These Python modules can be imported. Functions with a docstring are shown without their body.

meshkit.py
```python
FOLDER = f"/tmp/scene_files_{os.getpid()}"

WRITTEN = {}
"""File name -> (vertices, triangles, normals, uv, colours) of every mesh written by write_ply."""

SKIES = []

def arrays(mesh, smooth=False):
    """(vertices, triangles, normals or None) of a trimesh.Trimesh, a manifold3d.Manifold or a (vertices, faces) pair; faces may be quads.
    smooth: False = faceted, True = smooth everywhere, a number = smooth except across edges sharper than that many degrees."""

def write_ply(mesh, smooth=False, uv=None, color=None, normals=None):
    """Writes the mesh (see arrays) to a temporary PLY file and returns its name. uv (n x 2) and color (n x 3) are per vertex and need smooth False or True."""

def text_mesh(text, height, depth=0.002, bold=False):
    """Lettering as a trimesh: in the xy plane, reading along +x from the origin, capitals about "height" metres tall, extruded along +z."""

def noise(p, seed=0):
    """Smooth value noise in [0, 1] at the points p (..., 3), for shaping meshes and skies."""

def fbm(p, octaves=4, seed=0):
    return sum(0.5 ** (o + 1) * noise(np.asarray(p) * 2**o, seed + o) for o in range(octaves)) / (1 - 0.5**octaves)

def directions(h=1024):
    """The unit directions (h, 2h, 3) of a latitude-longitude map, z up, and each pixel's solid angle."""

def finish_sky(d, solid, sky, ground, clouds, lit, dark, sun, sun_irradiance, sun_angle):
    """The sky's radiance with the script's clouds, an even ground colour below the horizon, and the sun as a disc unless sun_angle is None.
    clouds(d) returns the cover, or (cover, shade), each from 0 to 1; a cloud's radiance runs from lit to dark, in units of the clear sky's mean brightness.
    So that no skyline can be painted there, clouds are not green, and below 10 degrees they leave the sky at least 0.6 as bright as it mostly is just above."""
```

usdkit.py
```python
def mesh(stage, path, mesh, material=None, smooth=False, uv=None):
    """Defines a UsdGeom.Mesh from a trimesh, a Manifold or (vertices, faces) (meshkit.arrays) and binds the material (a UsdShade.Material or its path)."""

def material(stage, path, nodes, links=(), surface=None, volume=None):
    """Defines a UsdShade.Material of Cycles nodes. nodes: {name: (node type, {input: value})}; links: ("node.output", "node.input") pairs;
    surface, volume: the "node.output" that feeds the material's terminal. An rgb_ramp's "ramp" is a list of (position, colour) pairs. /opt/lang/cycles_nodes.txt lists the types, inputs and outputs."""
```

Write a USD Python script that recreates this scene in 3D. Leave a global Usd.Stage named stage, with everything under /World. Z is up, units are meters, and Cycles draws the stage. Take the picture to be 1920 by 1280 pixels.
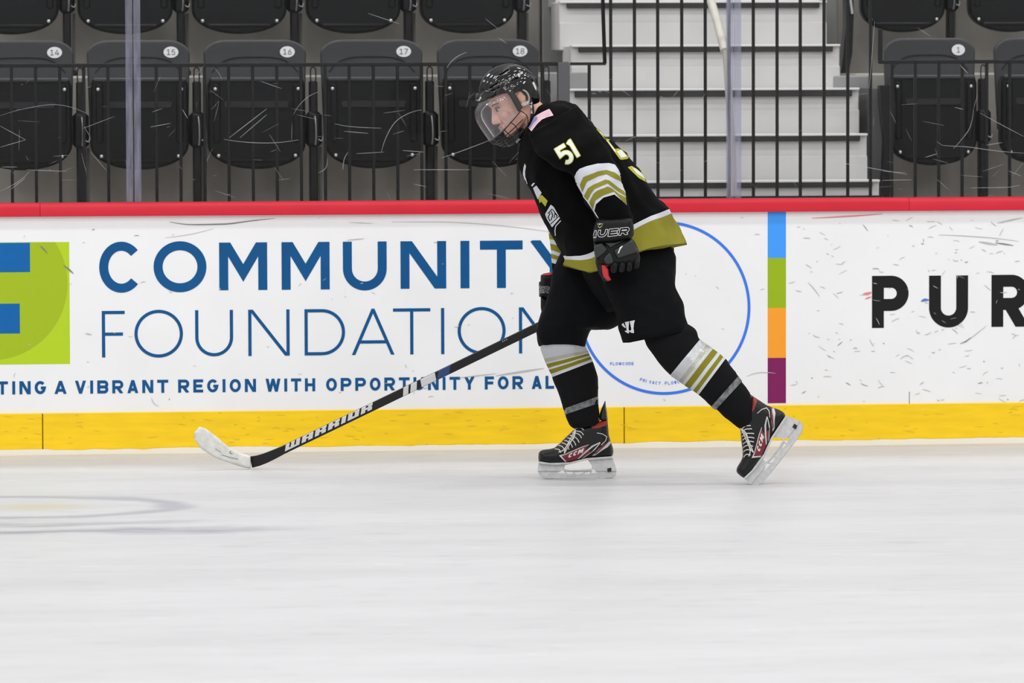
import math, random
import numpy as np, trimesh, shapely, usdkit, meshkit
import manifold3d as m3
from scipy.spatial import Delaunay
from scipy.interpolate import PchipInterpolator
from shapely import affinity
from shapely.geometry import Polygon, LineString, Point, MultiPolygon, box as sbox
from shapely.ops import unary_union
from pxr import Usd, UsdGeom, UsdLux, UsdShade, Gf, Sdf, Vt

random.seed(7)
RNG = np.random.default_rng(7)
stage = Usd.Stage.CreateInMemory()
UsdGeom.SetStageUpAxis(stage, 'Z')
UsdGeom.SetStageMetersPerUnit(stage, 1.0)
UsdGeom.Xform.Define(stage, '/World')
UsdGeom.Scope.Define(stage, '/World/Looks')

# ------------------------------------------------------------------ camera, light, exposure
# measured from the photograph: a long lens across the rink, 22 m from the boards
EYE = np.array([0.0, -22.0, 1.65])
FPX, YAW, PITCH, ROLL = 9637.1, 0.113749, -0.053672, -0.0032856
_f = np.array([math.sin(YAW) * math.cos(PITCH), math.cos(YAW) * math.cos(PITCH), math.sin(PITCH)])
_r = np.cross(_f, [0, 0, 1.0]); _r /= np.linalg.norm(_r); _u = np.cross(_r, _f)
CR, CU, CF = math.cos(ROLL) * _r + math.sin(ROLL) * _u, math.cos(ROLL) * _u - math.sin(ROLL) * _r, _f
cam = UsdGeom.Camera.Define(stage, '/World/Camera')
cam.CreateHorizontalApertureAttr(36.0); cam.CreateVerticalApertureAttr(24.0)
cam.CreateFocalLengthAttr(FPX * 36 / 1920)
cam.CreateFStopAttr(5.6); cam.CreateFocusDistanceAttr(20.1)
cam.CreateClippingRangeAttr(Gf.Vec2f(0.1, 500))
cam.CreateExposureAttr(0.0)
M = np.eye(4); M[0, :3], M[1, :3], M[2, :3], M[3, :3] = CR, CU, -CF, EYE
cam.AddTransformOp().Set(Gf.Matrix4d(*M.ravel().tolist()))

dome = UsdLux.DomeLight.Define(stage, '/World/hall_ambience')
dome.CreateColorAttr(Gf.Vec3f(1.0, 1.0, 1.01)); dome.CreateIntensityAttr(0.15)
LAMP = 35.0
for i, lx in enumerate((-8.5, -3.5, 1.5, 6.5, 11.5)):
    for j, ly in enumerate((-26.0, -20.0, -14.5, -9.0, -3.4, 2.2)):
        l = UsdLux.RectLight.Define(stage, f'/World/arena_lamp_{i}{j}')
        l.CreateWidthAttr(1.6); l.CreateHeightAttr(0.8)
        l.CreateIntensityAttr(LAMP * (1.8, 1.7, 1.0, 0.7, 0.9, 0.8)[j]); l.CreateColorAttr(Gf.Vec3f(1.0, 0.995, 0.985))
        l.AddTranslateOp().Set(Gf.Vec3d(lx, ly, 9.5))

# ------------------------------------------------------------------ helpers
def P(px, py, Y):
    """World point seen at pixel (px, py) on the upright plane y = Y (arrays welcome)."""
    px, py, Y = np.broadcast_arrays(np.asarray(px, float), np.asarray(py, float), np.asarray(Y, float))
    d = CF + CR * ((px - 960) / FPX)[..., None] + CU * ((640 - py) / FPX)[..., None]
    t = (Y - EYE[1]) / d[..., 1]
    return EYE + d * t[..., None]
def PZ(px, py, Z=0.0):
    d = CF + CR * ((px - 960) / FPX) + CU * ((640 - py) / FPX)
    return EYE + d * (Z - EYE[2]) / d[2]
def X(px, py, Y=0.0): return float(P(px, py, Y)[0])
def Zv(px, py, Y=0.0): return float(P(px, py, Y)[2])

COUNT, ORIGIN = {}, {}
def fresh(parent, name):
    k = f'{parent}/{name}'; n = COUNT.get(k, 0); COUNT[k] = n + 1
    return k if n == 0 else f'{k}_{n:03d}'
def tag(prim, label=None, cat=None, group=None, kind=None):
    p = prim.GetPrim() if hasattr(prim, 'GetPrim') else prim
    for k, v in (('label', label), ('category', cat), ('group', group), ('kind', kind)):
        if v: p.SetCustomDataByKey(k, v)
def thing(name, label=None, cat=None, loc=(0, 0, 0), group=None, kind=None):
    path = fresh('/World', name)
    x = UsdGeom.Xform.Define(stage, path); x.AddTranslateOp().Set(Gf.Vec3d(*map(float, loc)))
    tag(x, label, cat, group, kind); ORIGIN[path] = np.array(loc, float)
    return path
def part(parent, name, mesh, mat, smooth=30, label=None, kind=None, uv=None):
    """ONE mesh (world coordinates given) under parent; sub-parts hang under a mesh or an inner Xform."""
    if isinstance(mesh, trimesh.Trimesh) and not len(mesh.faces): return parent
    while parent.count('/') > 3: parent = parent.rsplit('/', 1)[0]
    path = fresh(parent, name)
    o = ORIGIN.get(parent, np.zeros(3)); ORIGIN[path] = o
    v, f, n = meshkit.arrays(mesh, smooth if uv is None else True)
    usd = usdkit.mesh(stage, path, (v - o, f), mat, smooth=False, uv=uv)
    if n is not None:
        usd.CreateNormalsAttr(Vt.Vec3fArray.FromNumpy(n.astype(np.float32))); usd.SetNormalsInterpolation('vertex')
    tag(usd, label, None, None, kind)
    return path
def holder_part(parent, name, label=None):
    path = fresh(parent, name); UsdGeom.Xform.Define(stage, path); ORIGIN[path] = ORIGIN[parent]
    if label: tag(stage.GetPrimAtPath(path), label)
    return path

def cat(ms):
    ms = [m for m in ms if m is not None and len(m.faces)]
    return trimesh.util.concatenate(ms) if ms else trimesh.Trimesh()
def tri(man):
    if isinstance(man, trimesh.Trimesh): return man
    m = man.to_mesh(); return trimesh.Trimesh(m.vert_properties[:, :3], m.tri_verts, process=False)
def man(t):
    return m3.Manifold(m3.Mesh(np.asarray(t.vertices, np.float32), np.asarray(t.faces, np.uint32)))
def bx(x0, x1, y0, y1, z0, z1, bevel=0.0):
    s = np.array([x1 - x0, y1 - y0, z1 - z0]); c = np.array([x0 + x1, y0 + y1, z0 + z1]) / 2
    b = min(bevel, s.min() * 0.45)
    if b <= 0:
        m = trimesh.creation.box(s)
    else:
        pts = []
        for sx in (-1, 1):
            for sy in (-1, 1):
                for sz in (-1, 1):
                    e = np.array([sx, sy, sz]) * s / 2
                    for k in range(3):
                        q = e - np.array([sx, sy, sz]) * b; q[k] = e[k]; pts.append(q)
        m = trimesh.convex.convex_hull(np.array(pts))
    m.apply_translation(c); return m
def tube(pts, r, sides=8, caps=True):
    p = np.asarray(pts, float); n = len(p)
    r = np.broadcast_to(np.asarray(r, float), (n,))
    t = np.gradient(p, axis=0); t /= np.linalg.norm(t, axis=1, keepdims=True) + 1e-12
    ref = np.array([0, 1.0, 0]) if abs(t[:, 1]).mean() < 0.8 else np.array([0, 0, 1.0])
    a = np.cross(t, ref); a /= np.linalg.norm(a, axis=1, keepdims=True) + 1e-12
    b = np.cross(t, a); ang = np.arange(sides) * 2 * np.pi / sides
    v = (p[:, None] + r[:, None, None] * (np.cos(ang)[None, :, None] * a[:, None] + np.sin(ang)[None, :, None] * b[:, None])).reshape(-1, 3)
    F = []
    for i in range(n - 1):
        for j in range(sides):
            k = (j + 1) % sides
            F += [[i * sides + j, i * sides + k, (i + 1) * sides + k], [i * sides + j, (i + 1) * sides + k, (i + 1) * sides + j]]
    if caps:
        v = np.vstack([v, p[0], p[-1]]); c0, c1 = n * sides, n * sides + 1
        for j in range(sides):
            k = (j + 1) % sides
            F += [[c0, k, j], [c1, (n - 1) * sides + j, (n - 1) * sides + k]]
    m = trimesh.Trimesh(v, np.array(F), process=False)
    if m.volume < 0: m.invert()
    return m
def spline(pts, n=24):
    p = np.asarray(pts, float)
    if len(p) < 3: return np.array([p[0] + (p[-1] - p[0]) * t for t in np.linspace(0, 1, n)])
    s = np.r_[0, np.cumsum(np.linalg.norm(np.diff(p, axis=0), axis=1))]
    return PchipInterpolator(s, p)(np.linspace(0, s[-1], n))
def polys(g):
    return [q for q in getattr(g, 'geoms', [g]) if q.geom_type == 'Polygon' and q.area > 1e-12]
def extrude(g, d):
    return cat([trimesh.creation.extrude_polygon(q, d, engine='earcut') for q in polys(g)])
def on_board(g, depth=0.0015, y=0.0):
    """a flat shape in (x, z) as a thin film on the rink side of the upright plane y"""
    m = extrude(g, depth); v = np.array(m.vertices)
    m = trimesh.Trimesh(np.c_[v[:, 0], y - v[:, 2], v[:, 1]], m.faces, process=False)
    if m.volume < 0: m.invert()
    return m

# --- lettering drawn with strokes: capitals of width w, height h, stroke s
def glyph(ch, w, h, s):
    L, R, B, T, c = s / 2, w - s / 2, s / 2, h - s / 2, w / 2
    def arc(cx, cy, rx, ry, a0, a1, n=24):
        a = np.radians(np.linspace(a0, a1, n)); return [(cx + rx * math.cos(t), cy + ry * math.sin(t)) for t in a]
    rx, ry = (R - L) / 2, (T - B) / 2
    m = h * 0.5
    S = []
    if ch in 'CG':
        S = [arc(c, h / 2, rx, ry, 42, 318, 40)]
        if ch == 'G': S = [arc(c, h / 2, rx, ry, 42, 332, 40) + [(R, h * 0.47), (c + 0.05 * w, h * 0.47)]]
    elif ch == 'O': return affinity.scale(Point(0, 0).buffer(1, 32), w / 2, h / 2).difference(affinity.scale(Point(0, 0).buffer(1, 32), w / 2 - s, h / 2 - s)) if False else affinity.translate(affinity.scale(Point(0, 0).buffer(1, 32), w / 2, h / 2, origin=(0, 0)).difference(affinity.scale(Point(0, 0).buffer(1, 32), w / 2 - s, h / 2 - s, origin=(0, 0))), w / 2, h / 2)
    elif ch == 'M': S = [[(L, 0), (L, h)], [(R, 0), (R, h)], [(L + s * .1, h * 1.02), (c, h * 0.36), (R - s * .1, h * 1.02)]]
    elif ch == 'N': S = [[(L, 0), (L, h)], [(R, 0), (R, h)], [(L + s * .1, h * 1.02), (R - s * .1, -h * 0.02)]]
    elif ch == 'U':
        r = rx; S = [[(L, h)] + arc(c, B + r, r, r, 180, 360) + [(R, h)]]
    elif ch == 'I': S = [[(c, 0), (c, h)]]
    elif ch == 'L': S = [[(L, h), (L, B), (w, B)]]
    elif ch == 'T': S = [[(0, T), (w, T)], [(c, 0), (c, T)]]
    elif ch == 'Y': S = [[(L, h * 1.03), (c, h * 0.45), (R, h * 1.03)], [(c, 0), (c, h * 0.47)]]
    elif ch == 'F': S = [[(w, T), (L, T), (L, 0)], [(L, m), (w * 0.92, m)]]
    elif ch == 'E': S = [[(w, T), (L, T), (L, B), (w, B)], [(L, m), (w * 0.9, m)]]
    elif ch == 'H': S = [[(L, 0), (L, h)], [(R, 0), (R, h)], [(L, m), (R, m)]]
    elif ch == 'D':
        r = ry; k = max(L, R - r); rr = R - k
        S = [[(k, T), (L, T), (L, B), (k, B)], arc(k, h / 2, rr, r, -90, 90)]
    elif ch in 'PRB':
        y0 = h * (0.44 if ch != 'B' else 0.5); r = (T - y0) / 2; k = R - r
        S = [[(L, 0), (L, h)], [(L, T), (k, T)] + arc(k, (T + y0) / 2, r, r, 90, -90) + [(L, y0)]]
        if ch == 'R': S.append([(c - s * .1, y0), (R, -h * 0.02)])
        if ch == 'B':
            r2 = (y0 - B) / 2; S.append([(L, B), (R - r2, B)] + arc(R - r2, (B + y0) / 2, r2, r2, -90, 90) + [(L, y0)])
    elif ch == 'A': S = [[(L, -h * .02), (c, h * 0.985), (R, -h * .02)], [(w * 0.2, h * 0.28), (w * 0.8, h * 0.28)]]
    elif ch == 'V': S = [[(L, h * 1.02), (c, h * 0.015), (R, h * 1.02)]]
    elif ch == 'W': S = [[(L, h * 1.02), (w * .28, h * 0.02), (c, h * 0.95), (w * .72, h * .02), (R, h * 1.02)]]
    elif ch == '5': S = [[(R, T), (L, T), (L, h * .56), (c, h * .6)] + arc(c, h * .34, rx, h * .34 - B, 70, -135)]
    elif ch == '1': S = [[(w * .28, h * .82), (c, T), (c, 0)]]
    elif ch == '.': return sbox(c - s / 2, 0, c + s / 2, s)
    elif ch == 'S': S = [arc(c, h * .74, rx, h * .26 - B, 30, 270) + arc(c, h * .26, rx, h * .26 - B, 90, -150)]
    g = unary_union([LineString(l).buffer(s / 2, cap_style='flat', join_style='mitre', mitre_limit=2.5) for l in S])
    return g.intersection(sbox(-w, 0, 2 * w, h))
NARROW = {'I': 0.3, '.': 0.3, 'M': 1.25, 'W': 1.45, 'L': .85, 'F': .85, 'E': .88}
def word(txt, x0, x1, z0, h, s, gap=0.28):
    """a word fitted between x0 and x1"""
    ws = [NARROW.get(c, 1.0) for c in txt]; u = (x1 - x0) / (sum(ws) + gap * (len(txt) - 1)); out, x = [], x0
    for c, w in zip(txt, ws):
        ww = s if c == 'I' else w * u
        out.append(affinity.translate(glyph(c, ww, h, s), x + (w * u - ww) / 2, z0)); x += w * u + gap * u
    return unary_union(out)

# --- materials
def mat(name, color, rough=0.5, noise=0.0, scale=20.0, bump=0.0, bscale=200.0, spec=0.5, metal=0.0, sheen=0.0, coat=0.0, stretch=(1, 1, 1), bdist=0.002):
    nodes = {'p': ('principled_bsdf', {'base_color': color, 'roughness': rough, 'specular_ior_level': spec, 'metallic': metal, 'sheen_weight': sheen, 'coat_weight': coat})}
    links = []
    if noise or bump:
        nodes['g'] = ('geometry', {}); nodes['m'] = ('mapping', {'scale': stretch}); links.append(('g.position', 'm.vector'))
    if noise:
        nodes['n'] = ('noise_texture', {'scale': scale, 'detail': 4.0}); links.append(('m.vector', 'n.vector'))
        lo = tuple(c * (1 - noise) for c in color); hi = tuple(min(1, c * (1 + noise)) for c in color)
        nodes['r'] = ('rgb_ramp', {'ramp': [(0.3, lo), (0.7, hi)]}); links += [('n.fac', 'r.fac'), ('r.color', 'p.base_color')]
    if bump:
        nodes['bn'] = ('noise_texture', {'scale': bscale, 'detail': 3.0}); nodes['b'] = ('bump', {'strength': bump, 'distance': bdist})
        links += [('m.vector', 'bn.vector'), ('bn.fac', 'b.height'), ('b.normal', 'p.normal')]
    return usdkit.material(stage, f'/World/Looks/{name}', nodes, links, surface='p.BSDF')
def banded(name, stops, rough=0.85, bscale=900.0):
    """cloth whose colour changes along the garment (primvar st.x): knitted stripes"""
    return usdkit.material(stage, f'/World/Looks/{name}', {
        'uv': ('uvmap', {'attribute': 'st'}), 's': ('separate_xyz', {}), 'r': ('rgb_ramp', {'ramp': stops, 'interpolate': False}),
        'g': ('geometry', {}), 'bn': ('noise_texture', {'scale': bscale, 'detail': 2.0}), 'b': ('bump', {'strength': 0.25, 'distance': 0.001}),
        'p': ('principled_bsdf', {'roughness': rough, 'specular_ior_level': 0.05, 'sheen_weight': 0.01})},
        [('uv.UV', 's.vector'), ('s.x', 'r.fac'), ('r.color', 'p.base_color'), ('g.position', 'bn.vector'), ('bn.fac', 'b.height'), ('b.normal', 'p.normal')], surface='p.BSDF')

BLACK_CLOTH = (0.0030, 0.0031, 0.0035); OLIVE = (0.245, 0.225, 0.03); WHITE_CLOTH = (0.60, 0.62, 0.66)
m_white_film = mat('white_film', (0.88, 0.88, 0.885), 0.32, noise=0.02, scale=3.0)
m_black_film = mat('black_film', (0.006, 0.006, 0.0065), 0.4, spec=0.25)
m_navy = mat('navy_film', (0.003, 0.088, 0.26), 0.4, noise=0.08, scale=5, spec=0.2)
m_blue = mat('blue_film', (0.009, 0.17, 0.47), 0.35)
m_bluebar = mat('logo_blue_film', (0.004, 0.125, 0.40), 0.4, spec=0.2)
m_bluelight = mat('logo_light_blue_film', (0.012, 0.21, 0.58), 0.35)
m_lime = mat('lime_film', (0.46, 0.64, 0.02), 0.4, spec=0.2)
m_lime2 = mat('lime_darker_film', (0.37, 0.50, 0.015), 0.4, spec=0.2)
m_ring = mat('ring_blue_film', (0.05, 0.20, 0.80), 0.4, spec=0.2)
m_cyan = mat('sky_blue_film', (0.06, 0.34, 0.95), 0.4, spec=0.2)
m_green = mat('green_film', (0.32, 0.47, 0.01), 0.4, spec=0.2)
m_orange = mat('orange_film', (0.97, 0.36, 0.03), 0.4, spec=0.2)
m_plum = mat('plum_film', (0.22, 0.013, 0.11), 0.4, spec=0.2)
m_kick = mat('yellow_kick_plastic', (0.94, 0.615, 0.012), 0.45, spec=0.25, noise=0.06, scale=6, stretch=(1, 1, 6))
m_red = mat('red_cap_plastic', (0.64, 0.016, 0.036), 0.4, spec=0.3, noise=0.04, scale=8)
m_gap = mat('dark_gap', (0.02, 0.018, 0.015), 0.8)
m_scuff = mat('scuff_rubber', (0.50, 0.49, 0.47), 0.7)
m_scuff_dark = mat('dark_scuff_rubber', (0.22, 0.21, 0.19), 0.7)
m_redmark = mat('red_scuff', (0.75, 0.24, 0.24), 0.6)
m_bluemark = mat('blue_scuff', (0.08, 0.2, 0.6), 0.6)
m_rail = mat('black_painted_steel', (0.007, 0.007, 0.0075), 0.45, spec=0.3)
m_railgrey = mat('grey_painted_steel', (0.10, 0.10, 0.105), 0.5)
m_seatback = mat('charcoal_seat_plastic', (0.030, 0.031, 0.033), 0.5, bump=0.15, bscale=500)
m_seatpan = mat('black_seat_plastic', (0.0045, 0.005, 0.0055), 0.35, spec=0.25)
m_panedge = mat('seat_edge_plastic', (0.014, 0.014, 0.0155), 0.4, spec=0.35)
m_seatpost = mat('black_cast_iron', (0.006, 0.006, 0.0066), 0.4, spec=0.3)
m_plate = mat('grey_leg_plate', (0.11, 0.11, 0.108), 0.6)
m_bolt = mat('zinc_bolt', (0.62, 0.62, 0.63), 0.35, metal=0.8)
m_hinge = mat('worn_hinge_steel', (0.30, 0.30, 0.31), 0.35, metal=0.8)
m_disc = mat('white_number_disc', (0.86, 0.86, 0.87), 0.4)
m_digit = mat('grey_digit_print', (0.10, 0.09, 0.08), 0.5)
m_concrete = mat('stand_concrete', (0.36, 0.34, 0.31), 0.8, noise=0.15, scale=3)
m_concrete2 = mat('pale_aisle_concrete', (0.30, 0.30, 0.295), 0.8, noise=0.12, scale=3)
m_step = mat('painted_step', (0.62, 0.61, 0.60), 0.7, noise=0.07, scale=3)
m_steplip = mat('painted_step_lip', (0.74, 0.73, 0.72), 0.7)
m_nosing = mat('black_step_nosing', (0.02, 0.02, 0.021), 0.6, noise=0.4, scale=12)
m_handrail = mat('cream_handrail', (0.62, 0.59, 0.52), 0.4)
m_jersey_black = mat('black_jersey_knit', BLACK_CLOTH, 0.85, bump=0.25, bscale=900, spec=0.05, sheen=0.01, bdist=0.001)
m_white_cloth = mat('white_jersey_print', WHITE_CLOTH, 0.8, spec=0.2)
m_cream = mat('number_white_twill', (0.70, 0.72, 0.64), 0.8, spec=0.2)
m_olive = mat('olive_knit', OLIVE, 0.85, bump=0.2, bscale=900, spec=0.2, bdist=0.001)
m_olive_bright = mat('olive_twill', (0.42, 0.42, 0.04), 0.8, spec=0.2)
m_pants = mat('black_pants_nylon', (0.0034, 0.0038, 0.0046), 0.7, bump=0.2, bscale=600, spec=0.08, bdist=0.001)
m_glove = mat('black_glove_nylon', (0.006, 0.006, 0.0065), 0.6, bump=0.25, bscale=500, spec=0.25)
m_glovepad = mat('dark_grey_glove_pad', (0.016, 0.017, 0.018), 0.42, bump=0.2, bscale=700)
m_glove_red = mat('red_glove_lining', (0.50, 0.018, 0.03), 0.6)
m_white_print = mat('white_print', (0.62, 0.62, 0.62), 0.6)
m_grey_print = mat('grey_print', (0.33, 0.33, 0.34), 0.6)
m_helmet = mat('glossy_black_helmet', (0.005, 0.005, 0.0055), 0.10, spec=0.6)
m_matteblack = mat('matte_black_plastic', (0.009, 0.009, 0.010), 0.4)
m_wire = mat('black_wire', (0.008, 0.008, 0.009), 0.35)
m_skin = usdkit.material(stage, '/World/Looks/skin', {
    'g': ('geometry', {}), 'n': ('noise_texture', {'scale': 45.0, 'detail': 4.0}), 'r': ('rgb_ramp', {'ramp': [(0.3, (0.66, 0.35, 0.26)), (0.7, (0.77, 0.46, 0.36))]}),
    'p': ('principled_bsdf', {'roughness': 0.5, 'subsurface_weight': 0.15, 'subsurface_scale': 0.004, 'specular_ior_level': 0.4})},
    [('g.position', 'n.vector'), ('n.fac', 'r.fac'), ('r.color', 'p.base_color')], surface='p.BSDF')
m_lip = mat('lip_skin', (0.55, 0.19, 0.16), 0.45)
m_brow = mat('brow_hair', (0.16, 0.085, 0.05), 0.8)
m_eyewhite = mat('eye_white', (0.70, 0.66, 0.62), 0.25)
m_iris = mat('dark_iris', (0.03, 0.025, 0.022), 0.2)
m_boot = mat('black_boot_composite', (0.007, 0.007, 0.0075), 0.45, bump=0.15, bscale=700, spec=0.3)
m_boot_red = mat('dark_red_boot_panel', (0.19, 0.012, 0.020), 0.5)
m_collar = mat('red_boot_lining', (0.30, 0.03, 0.022), 0.7)
m_lace = mat('white_lace', (0.66, 0.64, 0.60), 0.8)
m_holder = mat('white_blade_holder', (0.55, 0.55, 0.55), 0.4, noise=0.1, scale=60)
m_steel = mat('skate_steel', (0.62, 0.62, 0.63), 0.3, metal=1.0)
m_silver = mat('silver_print', (0.50, 0.50, 0.51), 0.35)
m_stick = mat('black_stick_carbon', (0.010, 0.010, 0.011), 0.42, spec=0.3)
m_stickblue = mat('blue_stick_paint', (0.014, 0.045, 0.16), 0.35)
m_tape = mat('white_cloth_tape', (0.66, 0.655, 0.62), 0.75, noise=0.12, scale=40)
m_cleartape = usdkit.material(stage, '/World/Looks/clear_sock_tape', {
    'g': ('geometry', {}), 'bn': ('noise_texture', {'scale': 55.0, 'detail': 1.5}), 'b': ('bump', {'strength': 0.5, 'distance': 0.003}),
    'gl': ('glossy_bsdf', {'color': (0.9, 0.9, 0.9), 'roughness': 0.32}), 'd': ('diffuse_bsdf', {'color': (0.5, 0.5, 0.5)}), 'x': ('transparent_bsdf', {}),
    'm1': ('mix_closure', {'fac': 0.45}), 'm2': ('mix_closure', {'fac': 0.30})},
    [('g.position', 'bn.vector'), ('bn.fac', 'b.height'), ('b.normal', 'gl.normal'), ('gl.BSDF', 'm1.closure1'), ('d.BSDF', 'm1.closure2'), ('x.BSDF', 'm2.closure1'), ('m1.closure', 'm2.closure2')], surface='m2.closure')
def pane(name, tint, rough, ior, haze):
    return usdkit.material(stage, f'/World/Looks/{name}', {
        't': ('transparent_bsdf', {'color': tint}), 'g': ('glossy_bsdf', {'color': (1, 1, 1), 'roughness': rough}), 'fr': ('fresnel', {'IOR': ior}),
        'm': ('mix_closure', {}), 'd': ('diffuse_bsdf', {'color': (0.8, 0.8, 0.8)}), 'h': ('mix_closure', {'fac': haze})},
        [('fr.fac', 'm.fac'), ('t.BSDF', 'm.closure1'), ('g.BSDF', 'm.closure2'), ('m.closure', 'h.closure1'), ('d.BSDF', 'h.closure2')], surface='h.closure')
m_glass = pane('rink_glass', (0.97, 0.975, 0.98), 0.0, 1.15, 0.0015)
m_visor = pane('visor_polycarbonate', (0.95, 0.955, 0.975), 0.02, 1.35, 0.035)
m_visor_edge = pane('visor_edge', (0.82, 0.80, 0.90), 0.1, 1.3, 0.12)
m_earclear = pane('clear_ear_guard', (0.9, 0.9, 0.9), 0.05, 1.6, 0.35)
m_scratch = usdkit.material(stage, '/World/Looks/glass_scratch', {
    't': ('transparent_bsdf', {}), 'd': ('diffuse_bsdf', {'color': (0.62, 0.63, 0.66)}), 'm': ('mix_closure', {'fac': 0.42})},
    [('t.BSDF', 'm.closure1'), ('d.BSDF', 'm.closure2')], surface='m.closure')
m_seam = usdkit.material(stage, '/World/Looks/glass_edge', {
    't': ('transparent_bsdf', {'color': (0.88, 0.88, 0.95)}), 'g': ('geometry', {}), 'mp': ('mapping', {'scale': (8, 8, 1)}), 'n': ('noise_texture', {'scale': 9.0, 'detail': 4.0}),
    'r': ('rgb_ramp', {'ramp': [(0.35, (0.16, 0.16, 0.16)), (0.7, (0.36, 0.36, 0.36))]}),
    'd': ('principled_bsdf', {'base_color': (0.45, 0.45, 0.54), 'roughness': 0.3}), 'm': ('mix_closure', {'fac': 0.4})},
    [('g.position', 'mp.vector'), ('mp.vector', 'n.vector'), ('n.fac', 'r.fac'), ('r.color', 'm.fac'), ('t.BSDF', 'm.closure1'), ('d.BSDF', 'm.closure2')], surface='m.closure')

# ------------------------------------------------------------------ ice
ec, er = PZ(60, 950), PZ(330, 950)
ry_ = abs(PZ(60, 932)[1] - PZ(60, 970)[1]) / 2
l1, l2 = PZ(300, 979), PZ(300, 994)
N = {
    'g': ('geometry', {}), 's': ('separate_xyz', {}),
    'mp': ('mapping', {'scale': (0.35, 1.4, 1)}), 'n1': ('noise_texture', {'scale': 1.6, 'detail': 6.0, 'roughness': 0.6}),
    'mp2': ('mapping', {'scale': (1.6, 4.0, 1), 'rotation': (0, 0, 0.12)}), 'n2': ('noise_texture', {'scale': 3.0, 'detail': 5.0, 'roughness': 0.65}),
    'r1': ('rgb_ramp', {'ramp': [(0.32, (0.535, 0.535, 0.545)), (0.6, (0.592, 0.592, 0.604))]}),
    'r2': ('rgb_ramp', {'ramp': [(0.28, (0.88, 0.88, 0.885)), (0.46, (1, 1, 1)), (0.63, (1.0, 1.0, 1.0)), (0.70, (1.14, 1.14, 1.14))]}),
    'mul': ('mix_color', {'blend_type': 'multiply', 'fac': 1.0, 'use_clamp_result': False}),
    # a smeared painted ring and two streaks seen through the ice at the left
    'wv': ('noise_texture', {'scale': 2.2, 'detail': 3.0}), 'wob': ('math', {'math_type': 'multiply_add', 'value2': 0.55, 'value3': -0.275}),
    'dx': ('math', {'math_type': 'subtract', 'value2': float(ec[0])}), 'dx2': ('math', {'math_type': 'divide', 'value2': float(er[0] - ec[0])}),
    'dy': ('math', {'math_type': 'subtract', 'value2': float(ec[1])}), 'dy2': ('math', {'math_type': 'divide', 'value2': float(ry_)}),
    'cv': ('combine_xyz', {}), 'len': ('vector_math', {'vector_math_type': 'length', 'math_type': 'length'}),
    'lw': ('math', {'math_type': 'add'}), 'o1': ('math', {'math_type': 'subtract', 'value2': 1.0}), 'ab': ('math', {'math_type': 'absolute'}),
    'ring': ('map_range', {'range_type': 'smoothstep', 'from_min': 0.24, 'from_max': 0.02, 'to_min': 0.0, 'to_max': 1.0, 'clamp': True}),
    'core': ('map_range', {'range_type': 'smoothstep', 'from_min': 0.5, 'from_max': 0.1, 'to_min': 0.0, 'to_max': 0.7, 'clamp': True}),
    'cr1': ('mix_color', {'blend_type': 'mix', 'b': (0.40, 0.40, 0.44)}), 'cr2': ('mix_color', {'blend_type': 'mix', 'b': (0.56, 0.49, 0.36)}),
    'bn': ('bump', {'strength': 0.12, 'distance': 0.004}),
    'p': ('principled_bsdf', {'roughness': 0.42, 'specular_ior_level': 0.22, 'ior': 1.31}),
}
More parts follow.
